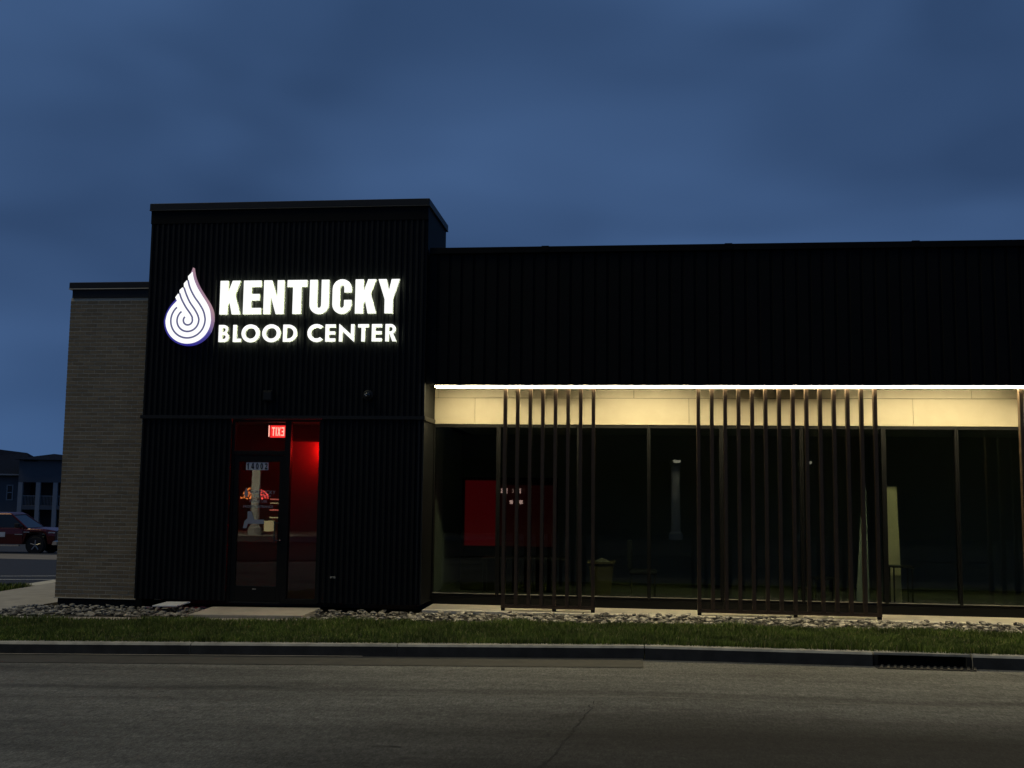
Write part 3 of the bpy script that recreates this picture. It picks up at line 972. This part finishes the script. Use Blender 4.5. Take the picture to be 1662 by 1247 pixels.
out_ = right + circ(288, 0, -180, 28)[1:] + smooth([(144, 778), (165, 690), (215, 605), (280, 535)])[1:] \
     + [(256, 490), (290, 446), (312, 452), (306, 402), (342, 368), (364, 378), (358, 318), (394, 280), (414, 292), (408, 228)]
MB().prism([[ex(p) for p in out_]], -0.115, -0.105).build('emblem_face', 'sign_white', EM)
def ribbon(path, w, y0, y1):
    l, r = [], []
    for i, p in enumerate(path):
        a, b = path[max(0, i - 1)], path[min(len(path) - 1, i + 1)]
        dx, dy = b[0] - a[0], b[1] - a[1]
        k = math.hypot(dx, dy) or 1
        l.append((p[0] - dy / k * w, p[1] + dx / k * w)); r.append((p[0] + dy / k * w, p[1] - dx / k * w))
    mb = MB()
    n = len(path)
    L = [ex(p) for p in l]; Rr = [ex(p) for p in r]
    vs = [(x, y0, z) for x, z in L] + [(x, y0, z) for x, z in Rr]
    mb.add(vs, [(i, i + 1, n + i + 1, n + i) for i in range(n - 1)])
    return mb
for top, rad, a1 in (([(412, 278), (440, 372), (500, 482), (570, 575), (625, 665)], 219, -228),
                     ([(364, 368), (395, 450), (445, 550), (510, 640), (550, 705)], 139, -232),
                     ([(310, 440), (340, 515), (395, 610), (455, 690), (485, 740)], 58, -228)):
    a0 = 8 if rad > 100 else 20
    path = smooth(top + circ(rad, a0, -10, 2)) + circ(rad, -10, a1, 26)[1:]
    ribbon(path, 11.5, -0.1185, -0.115).build('emblem_groove', 'groove_glow', EM)
def offset(pts, d):
    o = []
    n = len(pts)
    for i, p in enumerate(pts):
        a, b = pts[i - 1], pts[(i + 1) % n]
        dx, dy = b[0] - a[0], b[1] - a[1]
        k = math.hypot(dx, dy) or 1
        o.append((p[0] - dy / k * d, p[1] + dx / k * d))
    return o
base = smooth([(465, 118), (492, 235), (545, 350), (620, 465), (695, 575), (738, 675), (748, 778)]) + circ(312, 0, -180, 30)[1:] \
     + smooth([(120, 778), (146, 680), (198, 585), (262, 512)])[1:] + [(276, 500), (322, 446), (372, 372), (412, 292), (420, 238)]
rim = MB().prism([[ex(p) for p in base]], -0.104, -0.030).build('emblem_rim', 'emblem_rim', EM)

# ------------------------------------------------------------------ light strip under the fascia
ls = thing('light_strip', (-3.2, 0.12, 3.57), 'long warm white linear light under the black fascia', 'light')
MB().box(-3.21, XR - 0.3, 0.038, 0.162, 3.572, 3.596).build('channel', 'coping_metal', ls)
MB().box(-3.20, XR - 0.3, 0.040, 0.160, 3.545, 3.571).build('diffuser', 'led_white', ls)

# ------------------------------------------------------------------ slat screens
def screen(xs, label):
    s = thing('slat_screen', (xs[0], 0.2, -0.08), label, 'screen', None)
    MB().box(xs[0] - 0.03, xs[-1] + 0.03, 0.190, 0.212, 3.526, 3.572).build('top_rail', 'black_frame', s)
    MB().box(xs[0] - 0.032, xs[-1] + 0.032, 0.075, 0.180, -0.035, 0.015).build('bottom_rail', 'bronze_slat', s)
    for k in (0, len(xs) // 2, -1):
        MB().box(xs[k] - 0.03, xs[k] + 0.03, 0.10, 0.16, -0.080, -0.036).build('foot', 'black_frame', s)
    me = MB().box(-0.029, 0.029, 0.0, 0.10, 0.0, 3.540 - 0.016)
    mesh = bpy.data.meshes.new('slat')
    mesh.from_pydata(me.v, [], me.f)
    bm = bmesh.new(); bm.from_mesh(mesh)
    bmesh.ops.bevel(bm, geom=[e for e in bm.edges if abs(e.verts[0].co.z - e.verts[1].co.z) > 1], offset=0.006, segments=2, affect='EDGES')
    bmesh.ops.recalc_face_normals(bm, faces=bm.faces)
    bm.to_mesh(mesh); bm.free()
    mesh.materials.append(MATS['bronze_slat'])
    for x in xs:
        place('slat', mesh, (x, 0.066 + random.uniform(-.003, .003), 0.016), s, (0, random.uniform(-.0006, .0006), 0))
screen([-2.030 + i * 0.2072 for i in range(8)], 'bronze screen of eight upright slats beside the black corner block')
screen([1.110 + i * 0.2128 for i in range(14)], 'bronze screen of fourteen upright slats in the middle of the glazing')
screen([6.085 + i * 0.2128 for i in range(14)], 'bronze slat screen past the two plain panes beyond the fourteen slat screen')

# ------------------------------------------------------------------ small wall fittings
w = thing('wall_horn', (-4.316, 0, 3.40), 'small round black fitting with a shiny lens high on the ribbed wall', 'wall fitting')
MB().lathe((-4.316, 0, 3.40), [(0.085, -0.001), (0.085, -0.035), (0.075, -0.045), (0.055, -0.048)], 'y', 24).build('housing', 'coping_metal', w, smooth=False)
MB().lathe((-4.316, 0, 3.40), [(0.054, -0.047), (0.048, -0.075), (0.028, -0.092), (0.004, -0.098)], 'y', 20).build('lens', 'truck_glass', w, smooth=True)
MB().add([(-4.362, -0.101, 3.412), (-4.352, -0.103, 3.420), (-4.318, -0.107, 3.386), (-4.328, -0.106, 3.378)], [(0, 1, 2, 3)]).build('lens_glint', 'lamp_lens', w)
w = thing('wall_box', (-6.03, 0, 3.39), 'square black box on the ribbed wall above the entrance', 'wall fitting')
MB().box(-6.115, -5.945, -0.07, -0.001, 3.30, 3.475).build('case', 'black_metal', w, bevel=0.008)
MB().box(-6.095, -5.965, -0.076, -0.071, 3.32, 3.455).build('cover', 'coping_metal', w, bevel=0.004)
w = thing('hose_tap', (-4.83, 0, 0.40), 'small metal tap plate low on the ribbed wall right of the entrance', 'tap')
MB().box(-4.88, -4.79, -0.012, -0.001, 0.385, 0.415).build('plate', 'kerb_concrete', w)
MB().bar((-4.835, -0.012, 0.40), (-4.835, -0.06, 0.39), 0.010).build('spout', 'furniture_metal', w)
bd = MB().add([(-7.69, -0.48, -0.070), (-7.27, -0.52, -0.058), (-7.20, -0.12, -0.035), (-7.62, -0.08, -0.047),
               (-7.69, -0.48, -0.092), (-7.27, -0.52, -0.080), (-7.20, -0.12, -0.057), (-7.62, -0.08, -0.069)],
              [(0, 1, 2, 3), (7, 6, 5, 4), (0, 4, 5, 1), (1, 5, 6, 2), (2, 6, 7, 3), (3, 7, 4, 0)])
tag(bd.build('fallen_board', 'white_board', bevel=0.004, origin=(-7.3, -0.35, -0.1)), 'pale flat board lying tilted on the river rocks beside the door slab', 'board')

# ------------------------------------------------------------------ house number and door lettering
DIG = {'1': [[(.32, 0), (.62, 0), (.62, 1), (.40, 1), (.40, .93), (.14, .80), (.14, .60), (.32, .68)]],
       '4': [[(.50, 0), (.78, 0), (.78, .20), (.95, .20), (.95, .42), (.78, .42), (.78, 1), (.44, 1), (.05, .40), (.05, .20), (.50, .20)], [(.50, .42), (.27, .42), (.50, .80)]],
       '0': [arc(.5, .5, .42, 0, 360, 20, .5)[:-1], arc(.5, .5, .16, 0, 360, 14, .30)[:-1]],
       '2': [[(.10, 0), (.90, 0), (.90, .22), (.48, .22), (.84, .55)] + arc(.5, .70, .40, 0, 175, 10, .30) + [(.36, .70)] + arc(.5, .70, .13, 165, 0, 6, .09) + [(.58, .55), (.10, .15)]]}
nx = -6.40
for i, ch in enumerate('14002'):
    tl = MB().box(nx + i * 0.0775, nx + i * 0.0775 + 0.075, 0.056, 0.0655, 2.145, 2.272).build('number_tile', 'number_tile', door)
    tl.parent = door
    MB().prism(DIG[ch], 0.052, 0.0555, nx + i * 0.0775 + 0.010, 2.157, 0.056, 0.104).build('digit', 'digit_black', door)
def text(s, x, z, size, mt, parent, y, mirror=False, stretch=1.0):
    cu = bpy.data.curves.new('text', 'FONT')
    cu.body = s
    cu.size = size
    cu.align_x = 'CENTER'
    tmp = bpy.data.objects.new('text', cu)
    COL.objects.link(tmp)
    dg = bpy.context.evaluated_depsgraph_get()
    me = bpy.data.meshes.new_from_object(tmp.evaluated_get(dg))
    bpy.data.objects.remove(tmp)
    k = -1 if mirror else 1
    mb = MB().add([(x + v.co.x * k * stretch, y, z + v.co.y) for v in me.vertices], [tuple(p.vertices) for p in me.polygons])
    return mb.build('lettering', mt, parent)
text('KENTUCKY', -6.10, 1.745, 0.085, 'decal_grey', door, 0.0645)
text('BLOOD CENTER', -6.10, 1.700, 0.040, 'decal_grey', door, 0.0645)
text('PLEASE USE', -6.17, 1.605, 0.060, 'decal_grey', door, 0.0645)
text('FRONT ENTRANCE', -6.17, 1.515, 0.060, 'decal_grey', door, 0.0645)
MB().prism([[(0, .16), (-.028, .07), (-.032, .035), (-.02, .008), (0, 0), (.02, .008), (.032, .035), (.028, .07)]], 0.0625, 0.0645, -6.385, 1.695).build('small_emblem', 'decal_grey', door)
MB().prism([[(.0, .0), (.05, .0), (.07, .075), (.30, .075), (.30, .145), (.16, .145), (.115, .28), (.06, .28), (.06, .16), (.02, .12)]], 0.0625, 0.0645, -6.42, 1.175, 1.2, 1.0).build('arrow_decal', 'decal_grey', door)

# ------------------------------------------------------------------ exit sign behind the transom (seen from behind, so mirrored)
X = thing('exit_sign_or_glow', (-6.05, 0.55, 2.82), 'red lit exit sign hanging behind the glass over the door, lettering reversed', 'exit sign')
ey = 0.55
def mir(lp): return [[(-x, z) for x, z in l] for l in lp]
EX = {'E': [[(0, 0), (.6, 0), (.6, .16), (.2, .16), (.2, .42), (.52, .42), (.52, .58), (.2, .58), (.2, .84), (.6, .84), (.6, 1), (0, 1)]],
      'X': [[(0, 0), (.2, 0), (.33, .34), (.46, 0), (.66, 0), (.44, .5), (.66, 1), (.46, 1), (.33, .66), (.2, 1), (0, 1), (.22, .5)]],
      'I': [[(0, 0), (.2, 0), (.2, 1), (0, 1)]],
      'T': [[(.22, 0), (.42, 0), (.42, .84), (.64, .84), (.64, 1), (0, 1), (0, .84), (.22, .84)]]}
xe = -5.925
for ch, ww in zip('EXIT', (.60, .66, .20, .64)):
    MB().prism(mir(EX[ch]), ey - 0.006, ey - 0.002, xe, 2.745, 0.088, 0.150).build('exit_letter', 'exit_letter', X)
    xe -= ww * 0.088 + 0.012
MB().box(-6.175, -5.905, ey, ey + 0.008, 2.715, 2.925).build('panel', 'exit_red', X)
MB().box(-6.205, -6.192, ey - 0.006, ey + 0.01, 2.73, 2.925).build('panel_edge', 'exit_letter', X)
MB().box(-6.20, -5.90, ey - 0.03, ey + 0.03, 2.93, 2.965).build('housing', 'furniture_metal', X)

# ------------------------------------------------------------------ inside the building
I = thing('interior_shell', (0, 1.0, -0.05), 'dim interior rooms behind the glazing', 'interior')
for k in ('label', 'category'): del I[k]
I['kind'] = 'structure'
MB().box(BX0 + 0.35, XR - 0.1, 1.01, 7.2, -0.20, -0.05).build('room_floor', 'interior_floor', I)
MB().box(-3.36, XR - 0.1, 1.005, 7.2, 3.05, 3.12).build('room_ceiling', 'interior_ceiling', I)
MB().box(-7.9, -3.6, 0.14, 4.2, 3.02, 3.09).build('lobby_ceiling', 'interior_ceiling', I)
MB().box(BX0 + 0.35, XR - 0.1, 5.4, 5.55, -0.05, 3.05).build('back_wall', 'interior_wall', I)
MB().box(-3.70, -3.59, 0.94, 5.39, -0.05, 3.049).build('partition', 'interior_wall', I)
MB().box(-7.95, -7.85, 0.14, 7.0, -0.05, 3.02).build('partition', 'interior_wall', I)
MB().box(-7.85, -3.70, 1.9, 2.02, -0.05, 3.02).build('lobby_wall', 'lobby_red_lit', I)
MB().box(4.92, 5.02, 4.4, 5.39, -0.05, 3.049).build('partition', 'interior_wall', I)
MB().box(-5.86, -5.02, 0.80, 0.88, -0.05, 2.66).build('glow_screen', 'lobby_red_lit', I)  # added partition that catches the hidden red light
rd = thing('red_glow_panel', (-2.5, 3.0, 0.82), 'dim red lit display panel added in the room behind the first slat screen', 'glow')
MB().box(-3.13, -2.53, 3.0, 3.04, 0.80, 2.04).build('lit_panel', 'red_glow', rd)  # added glowing sheets that paint a patch of red light
MB().box(-2.50, -1.41, 3.0, 3.04, 0.80, 1.96).build('lit_panel', 'red_glow_dim', rd)
MB().box(-3.20, -1.35, 3.041, 3.09, -0.049, 2.10).build('backing', 'black_panel', rd)
x2 = thing('exit_sign_or_glow', (-5.11, 0.45, 2.72), 'added red light hidden behind the right door jamb, glowing on an added screen', 'exit sign')
MB().box(-5.17, -5.145, 0.64, 0.785, 2.44, 2.60).build('lit_face', 'red_glow_source', x2)  # added source, placed to throw a red glow on the screen
MB().box(-5.144, -5.11, 0.62, 0.79, 2.42, 2.62).build('housing', 'furniture_metal', x2)
# waste bin
bn = thing('waste_bin', (-0.49, 1.98, -0.05), 'tan tapered waste bin with rubbish inside, behind the glass', 'waste bin')
MB().add([(-.64, 1.83, -.049), (-.34, 1.83, -.049), (-.34, 2.13, -.049), (-.64, 2.13, -.049), (-.71, 1.76, .60), (-.27, 1.76, .60), (-.27, 2.20, .60), (-.71, 2.20, .60)],
         [(0, 3, 2, 1), (0, 1, 5, 4), (1, 2, 6, 5), (2, 3, 7, 6), (3, 0, 4, 7)]).build('bin_body', 'bin_plastic', bn)
MB().box(-.73, -.25, 1.74, 1.76, .585, .615).box(-.73, -.25, 2.20, 2.22, .585, .615).box(-.73, -.712, 1.76, 2.20, .585, .615).box(-.268, -.25, 1.76, 2.20, .585, .615).build('bin_rim', 'bin_plastic', bn)
rb = place('rubbish', ROCKS[2], (-.49, 1.98, .62), bn, (0.2, 0.1, 0.5), (.36, .40, .26))
# office chair
oc = thing('office_chair', (0.25, 2.3, -0.05), 'dark upholstered chair behind the glass beside the waste bin', 'chair')
MB().box(0.0, 0.5, 2.1, 2.55, 0.38, 0.46).build('seat', 'dark_fabric', oc, bevel=0.03)
MB().box(-0.04, 0.06, 2.1, 2.55, 0.47, 0.98).build('backrest', 'dark_fabric', oc, bevel=0.03)
for x, y in ((0.04, 2.14), (0.46, 2.14), (0.04, 2.51), (0.46, 2.51)):
    MB().bar((x, y, -0.05), (x, y, 0.379), 0.014).build('leg', 'furniture_metal', oc)
def table(x, y, w_, d_, h_, label):
    t = thing('side_table', (x, y, -0.05), label, 'table')
    MB().box(x - w_ / 2, x + w_ / 2, y - d_ / 2, y + d_ / 2, h_ - 0.03, h_).build('tabletop', 'furniture_metal', t, bevel=0.004)
    for sx in (-1, 1):
        for sy in (-1, 1):
            px, py = x + sx * (w_ / 2 - 0.03), y + sy * (d_ / 2 - 0.03)
            MB().bar((px, py, -0.05), (px, py, h_ - 0.031), 0.013).build('leg', 'furniture_metal', t)
table(4.60, 1.70, 0.36, 0.36, 0.66, 'small black table with thin legs beside the tall pale board')
table(3.35, 1.85, 0.40, 0.36, 0.42, 'small black stool-like table behind the slat screen')
table(-1.9, 2.6, 1.6, 0.6, 0.62, 'long low dark table in front of the red panels')
lb = MB().add([(4.46, 1.97, -.049), (4.68, 1.97, -.049), (4.65, 2.05, 2.00), (4.45, 2.05, 2.01), (4.46, 2.00, -.049), (4.68, 2.00, -.049), (4.65, 2.08, 2.00), (4.45, 2.08, 2.01)],
              [(0, 1, 2, 3), (7, 6, 5, 4), (0, 4, 5, 1), (1, 5, 6, 2), (2, 6, 7, 3), (3, 7, 4, 0)])
tag(lb.build('tall_board', 'board_cream', origin=(4.5, 2.05, -0.05)), 'tall narrow pale board standing behind the glass', 'board')
lb = MB().add([(3.90, 1.95, -.049), (4.13, 1.95, -.049), (4.13, 2.05, 2.0), (4.07, 2.05, 2.0), (3.90, 1.98, -.049), (4.13, 1.98, -.049), (4.13, 2.08, 2.0), (4.07, 2.08, 2.0)],
              [(0, 1, 2, 3), (7, 6, 5, 4), (0, 4, 5, 1), (1, 5, 6, 2), (2, 6, 7, 3), (3, 7, 4, 0)])
tag(lb.build('leaning_board', 'interior_wall', origin=(4.0, 1.96, -0.05)), 'grey tapering board leaning behind the slat screen', 'board')

# ------------------------------------------------------------------ pickup in the car park
def pickup(loc, rz, label):
    T = thing('pickup_truck', (0, 0, 0), label, 'truck')
    # local frame: +x forward, y across, z up from the ground; front axle at x=0
    def loft(secs, name, mt, parent=T, smooth=False):
        """secs: list of (x, halfwidth_bottom, z_bottom, halfwidth_top, z_top)."""
        vs, fs = [], []
        for x, wb, zb, wt, zt in secs:
            zm = zb + (zt - zb) * 0.62
            wm = max(wb, wt) + 0.02
            vs += [(x, -wb, zb), (x, wb, zb), (x, wm, zm), (x, wt, zt), (x, -wt, zt), (x, -wm, zm)]
        for i in range(len(secs) - 1):
            for j in range(6):
                k = (j + 1) % 6
                fs.append((i * 6 + j, i * 6 + k, i * 6 + 6 + k, i * 6 + 6 + j))
        fs += [tuple(range(6)), tuple((len(secs) - 1) * 6 + j for j in range(6))]
        return MB().add(vs, fs).build(name, mt, parent, bevel=0.025)
    loft([(-0.60, .93, .42, .93, 1.16), (-0.45, .94, .92, .90, 1.18), (-0.3, .94, 1.0, .90, 1.19), (0.3, .94, 1.0, .88, 1.17), (0.46, .94, .86, .87, 1.15), (0.56, .93, .45, .86, 1.13), (0.86, .88, .42, .82, 1.08)], 'front_body', 'truck_paint')
    loft([(-3.10, .94, .44, .92, 1.20), (-0.605, .94, .44, .92, 1.20)], 'cab_body', 'truck_paint')
    loft([(-5.0, .94, .50, .92, 1.28), (-4.15, .94, .50, .92, 1.28), (-4.13, .94, 1.02, .92, 1.28), (-3.15, .94, 1.02, .92, 1.28), (-3.12, .94, .50, .92, 1.28)], 'cargo_bed', 'truck_paint')
    # greenhouse: roof, pillars, glass
    g_ = MB().add([(-3.02, -.90, 1.205), (-0.42, -.90, 1.205), (-1.22, -.72, 1.80), (-2.80, -.72, 1.80),
                   (-3.02, .90, 1.205), (-0.42, .90, 1.205), (-1.22, .72, 1.80), (-2.80, .72, 1.80)],
                  [(0, 1, 2, 3), (4, 7, 6, 5), (1, 5, 6, 2), (0, 3, 7, 4), (2, 6, 7, 3), (0, 4, 5, 1)])
    gh = g_.build('cab_glass', 'truck_glass', T)
    rf = MB().add([(-2.84, -.735, 1.795), (-1.16, -.735, 1.795), (-1.35, -.66, 1.895), (-2.70, -.66, 1.895),
                   (-2.84, .735, 1.795), (-1.16, .735, 1.795), (-1.35, .66, 1.895), (-2.70, .66, 1.895)],
                  [(0, 1, 2, 3), (4, 7, 6, 5), (1, 5, 6, 2), (0, 3, 7, 4), (2, 6, 7, 3), (0, 4, 5, 1)])
    rf.build('roof', 'truck_paint', T, bevel=0.03)
    for s in (-1, 1):
        for (xa, xb) in ((-0.46, -1.22), (-1.95, -1.90), (-2.98, -2.78)):
            MB().bar((xa, s * .90, 1.20), (xb, s * .735, 1.80), 0.045).build('pillar', 'truck_paint', T)
        MB().box(-0.92, -0.70, s * 1.13 - .09, s * 1.13 + .09, 1.22, 1.42).build('wing_mirror', 'tyre', T, bevel=0.03)
        MB().box(-0.80, -0.74, s * 0.98 - .06, s * 0.98 + .06, 1.23, 1.27).build('mirror_arm', 'tyre', T)
        for x in (0.0, -3.64):
            wb = MB().lathe((x, s * .84, .40), [(.26, -.13), (.385, -.13), (.405, -.08), (.405, .08), (.385, .13), (.26, .13)], 'y', 32).build('wheel', 'tyre', T)
            ys = s * .84 + s * .10
            rim_ = MB().lathe((x, ys, .40), [(.26, -.02), (.27, 0.02), (.235, 0.02), (.225, -.015)], 'y', 28)
            for k in range(5):
                a = 2 * math.pi * k / 5 + 0.3
                rim_.bar((x + .03 * math.cos(a), ys + s * .015, .40 + .03 * math.sin(a)), (x + .245 * math.cos(a), ys + s * .01, .40 + .245 * math.sin(a)), 0.038)
            rim_.lathe((x, ys, .40), [(.06, -.01), (.06, .03), (.03, .04)] if s > 0 else [(.06, .01), (.06, -.03), (.03, -.04)], 'y', 14)
            rim_.build('rim', 'wheel_metal', wb)
            MB().lathe((x, s * .90, .42), [(.47, -.03), (.47, .042)], 'y', 28).build('wheel_arch', 'pit_dark', T)
        MB().box(-3.0, -0.75, s * .95 - .05, s * .95 + .05, .36, .42).build('step_bar', 'chrome', T)
        MB().box(-1.86, -1.66, s * .965 - .015, s * .965 + .015, 1.03, 1.07).build('door_handle', 'chrome', T)
        MB().box(-0.58, -0.30, s * .955 - .012, s * .955 + .012, 0.99, 1.03).build('badge', 'chrome', T)
        MB().box(-0.98, -0.62, s * .965 - .012, s * .965 + .012, 0.885, 0.925).build('badge', 'chrome', T)
        MB().add([(.50, s * .935, .84), (.80, s * .89, .82), (.84, s * .855, 1.02), (.56, s * .915, 1.03), (.52, s * .85, .84), (.84, s * .72, .82), (.86, s * .70, 1.02), (.58, s * .84, 1.03)],
                 [(0, 1, 2, 3), (7, 6, 5, 4), (0, 4, 5, 1), (1, 5, 6, 2), (2, 6, 7, 3), (3, 7, 4, 0)]).build('headlight', 'lamp_lens', T)
        MB().box(-2.1, -1.42, s * .972 - .004, s * .972 + .004, .78, 1.0).build('door_placard', 'white_board', T)
    MB().box(0.72, 0.96, -.90, .90, .40, .62).build('bumper', 'chrome', T, bevel=0.03)
    MB().box(0.83, 0.875, -.62, .62, .66, 1.02).build('grille', 'chrome', T, bevel=0.01)
    T.location = loc
    T.rotation_euler = (0, 0, rz)
    return T
pickup((-27.75, 30.7, z_lot(30.7)), R_(8), 'dark red pickup truck with a pale door placard, parked in the car park')

# ------------------------------------------------------------------ apartment house beyond the car park
HA = R_(14)
H = thing('apartment_house', (0, 0, 0), 'two storey grey sided apartment house with dark hipped roof beyond the car park', 'building')
# local frame: u to the right along the facade, v into the house, z up; origin left end of the visible front
def hb(u0, u1, v0, v1, z0, z1, name, mt, parent=H):
    return MB().box(u0, u1, v0, v1, z0, z1).build(name, mt, parent)
ZF = -0.6
hb(-16, 2.2, 0.0, 12, ZF, 5.75, 'wall', 'siding')
hb(2.2, 11.0, -1.8, -1.6, 4.85, 7.25, 'gable_wall', 'siding')
hb(2.2, 11.0, 2.3, 12, ZF, 7.2, 'rear_wall', 'dark_opening')
hb(2.2, 11.0, -1.78, 2.3, 2.05, 2.45, 'balcony_floor', 'siding')
hb(2.6, 4.0, -1.84, -1.80, 7.0, 7.12, 'ledge', 'shingle')
for u in (2.2, 3.95, 5.65, 7.7, 9.4):
    hb(u, u + 0.42, -1.79, -1.45, ZF, 4.849, 'column', 'trim')
for (a, b) in ((2.62, 3.95), (4.37, 5.65), (6.07, 7.7)):
    rl = hb(a, b, -1.70, -1.66, 3.42, 3.48, 'railing', 'trim')
    for i in range(9):
        u = a + (i + 0.5) * (b - a) / 9
        hb(u - .012, u + .012, -1.695, -1.665, 2.451, 3.419, 'baluster', 'trim', rl)
MB().add([(-17, -0.7, 5.7), (3.2, -0.7, 5.7), (3.2, 12.7, 5.7), (-17, 12.7, 5.7), (-10, 6, 9.3), (0.5, 6, 8.1)],
         [(0, 1, 5, 4), (1, 2, 5), (2, 3, 4, 5), (3, 0, 4), (3, 2, 1, 0)]).build('roof', 'shingle', H)
hb(-16.9, 2.1, -0.72, -0.60, 5.55, 5.699, 'gutter', 'trim')
MB().add([(1.6, -2.3, 7.2), (11.6, -2.3, 7.2), (11.6, 12.5, 7.2), (1.6, 12.5, 7.2), (4.2, 3, 7.95), (9.5, 3, 7.4)],
         [(0, 1, 5, 4), (1, 2, 5), (2, 3, 4, 5), (3, 0, 4), (3, 2, 1, 0)]).build('roof', 'shingle', H)
def hwin(u, z, w_, h_):
    f = MB()
    t_ = 0.11
    f.box(u - t_, u, -0.06, -0.001, z - t_, z + h_ + t_).box(u + w_, u + w_ + t_, -0.06, -0.001, z - t_, z + h_ + t_)
    f.box(u, u + w_, -0.06, -0.001, z - t_, z).box(u, u + w_, -0.06, -0.001, z + h_, z + h_ + t_).box(u, u + w_, -0.055, -0.001, z + h_ / 2 - .05, z + h_ / 2 + .05)
    fo = f.build('window_frame', 'trim', H)
    hb(u, u + w_, -0.02, -0.002, z, z + h_ / 2 - .05, 'pane', 'house_glass', fo)
    hb(u, u + w_, -0.02, -0.002, z + h_ / 2 + .05, z + h_, 'pane', 'house_glass', fo)
for u in (-12.0, -9.0, -4.4, 0.62):
    hwin(u, 3.05, 0.46, 1.42)
    hwin(u - 0.02, 0.25, 0.46, 1.36)
hb(3.05, 3.35, 2.27, 2.299, ZF, 1.75, 'door_panel', 'trim')
H.location = (-65.3, 86.6, -2.72)
H.rotation_euler = (0, 0, HA)

# ------------------------------------------------------------------ the shop across the street, seen only as reflections in the glass
O = thing('opposite_shop', (0, -30, -0.3), 'shop with white columns and red neon arches across the street, reflected in the glass', 'building')
zo = lambda x: z_kerb(x) - 0.10
MB().box(-30, 30, -38, -31.5, -0.6, 7.2).build('wall', 'dark_stucco', O)
MB().box(-30.3, 30.3, -38.2, -26.6, 7.2, 7.7).build('roof', 'dark_stucco', O)
MB().box(-19.5, 8.5, -31.4, -26.3, -0.8, -0.19).build('porch_slab', 'concrete', O)
for x in (-16.15, -9.0, 2.0, 7.4):
    c = MB().lathe((x, -27.2, 0), [(.30, -0.189), (.30, .12), (.20, .16), (.19, 3.0), (.27, 3.08), (.27, 3.2)], 'z', 20).build('column', 'white_column', O)
MB().box(-19.5, 8.5, -27.7, -26.7, 3.2, 7.19).build('porch_beam', 'dark_stucco', O)
def neon(cx, z0, r, h):
    for side, mt_ in ((0, 'neon_red'), (1, 'neon_orange')):
        mb = MB()
        for q in (1.0, 0.80, 0.58, 0.36):
            pts = [(cx + r * q * math.cos(R_(a)), z0 + h * q * math.sin(R_(a)) + 0.03 * math.sin(a * 3.7 + q * 9)) for a in range(side * 90, side * 90 + 91, 10)]
            for (a, b), (c, d_) in zip(pts, pts[1:]):
                if random.random() < 0.82: mb.bar((a, -31.44, b), (c, -31.44, d_), random.uniform(0.025, 0.05))
        mb.build('neon_arch', mt_, O)
neon(-17.75, 1.32, 0.66, 0.50)
for k, dx in enumerate((0.0, 0.26, 0.60, 0.92, 1.18)):
    MB().box(-6.15 + dx, -6.15 + dx + (0.12, 0.07, 0.16, 0.06, 0.07)[k], -31.47, -31.42, 1.72, 1.96).build('bulb', 'bulb', O)
for dx in (0.45, 0.92):
    MB().box(-6.15 + dx, -6.0 + dx, -31.47, -31.42, 1.22, 1.40).build('bulb', 'bulb', O)
MB().box(-17.05, -16.75, -31.47, -30.9, -0.18, 0.30).build('cabinet', 'shelf_glow', O)
for k, z in enumerate((1.28, 1.10, 0.78, 0.42)):
    MB().box(-16.98, -16.45 + 0.1 * (k % 2), -31.47, -31.42, z, z + 0.05).build('shelf_light', ('shelf_red', 'shelf_glow')[k % 2], O)
MB().box(-18.75, -18.60, -31.47, -31.42, 0.72, 1.12).build('shelf_light', 'shelf_glow', O)
for x in (-16.15, -9.0, 2.0, 7.4):
    MB().lathe((x, -25.9, 0), [(.12, 3.10), (.16, 3.15), (.16, 3.21)], 'z', 16).build('lamp', 'porch_lamp', O)
    ld = bpy.data.lights.new('porch_light', 'SPOT')
    ld.energy = 620 if x < -15 else 55
    ld.color = (1.0, 0.93, 0.72)
    ld.spot_size = R_(95)
    ld.spot_blend = 0.6
    ld.shadow_soft_size = 0.15
    lo = bpy.data.objects.new('porch_light', ld)
    COL.objects.link(lo)
    lo.parent = O
    lo.location = Vector((x, -25.9, 3.08)) - root_origin(O)
    lo.rotation_euler = Vector((0, 1.3, 1.9)).to_track_quat('Z', 'Y').to_euler()
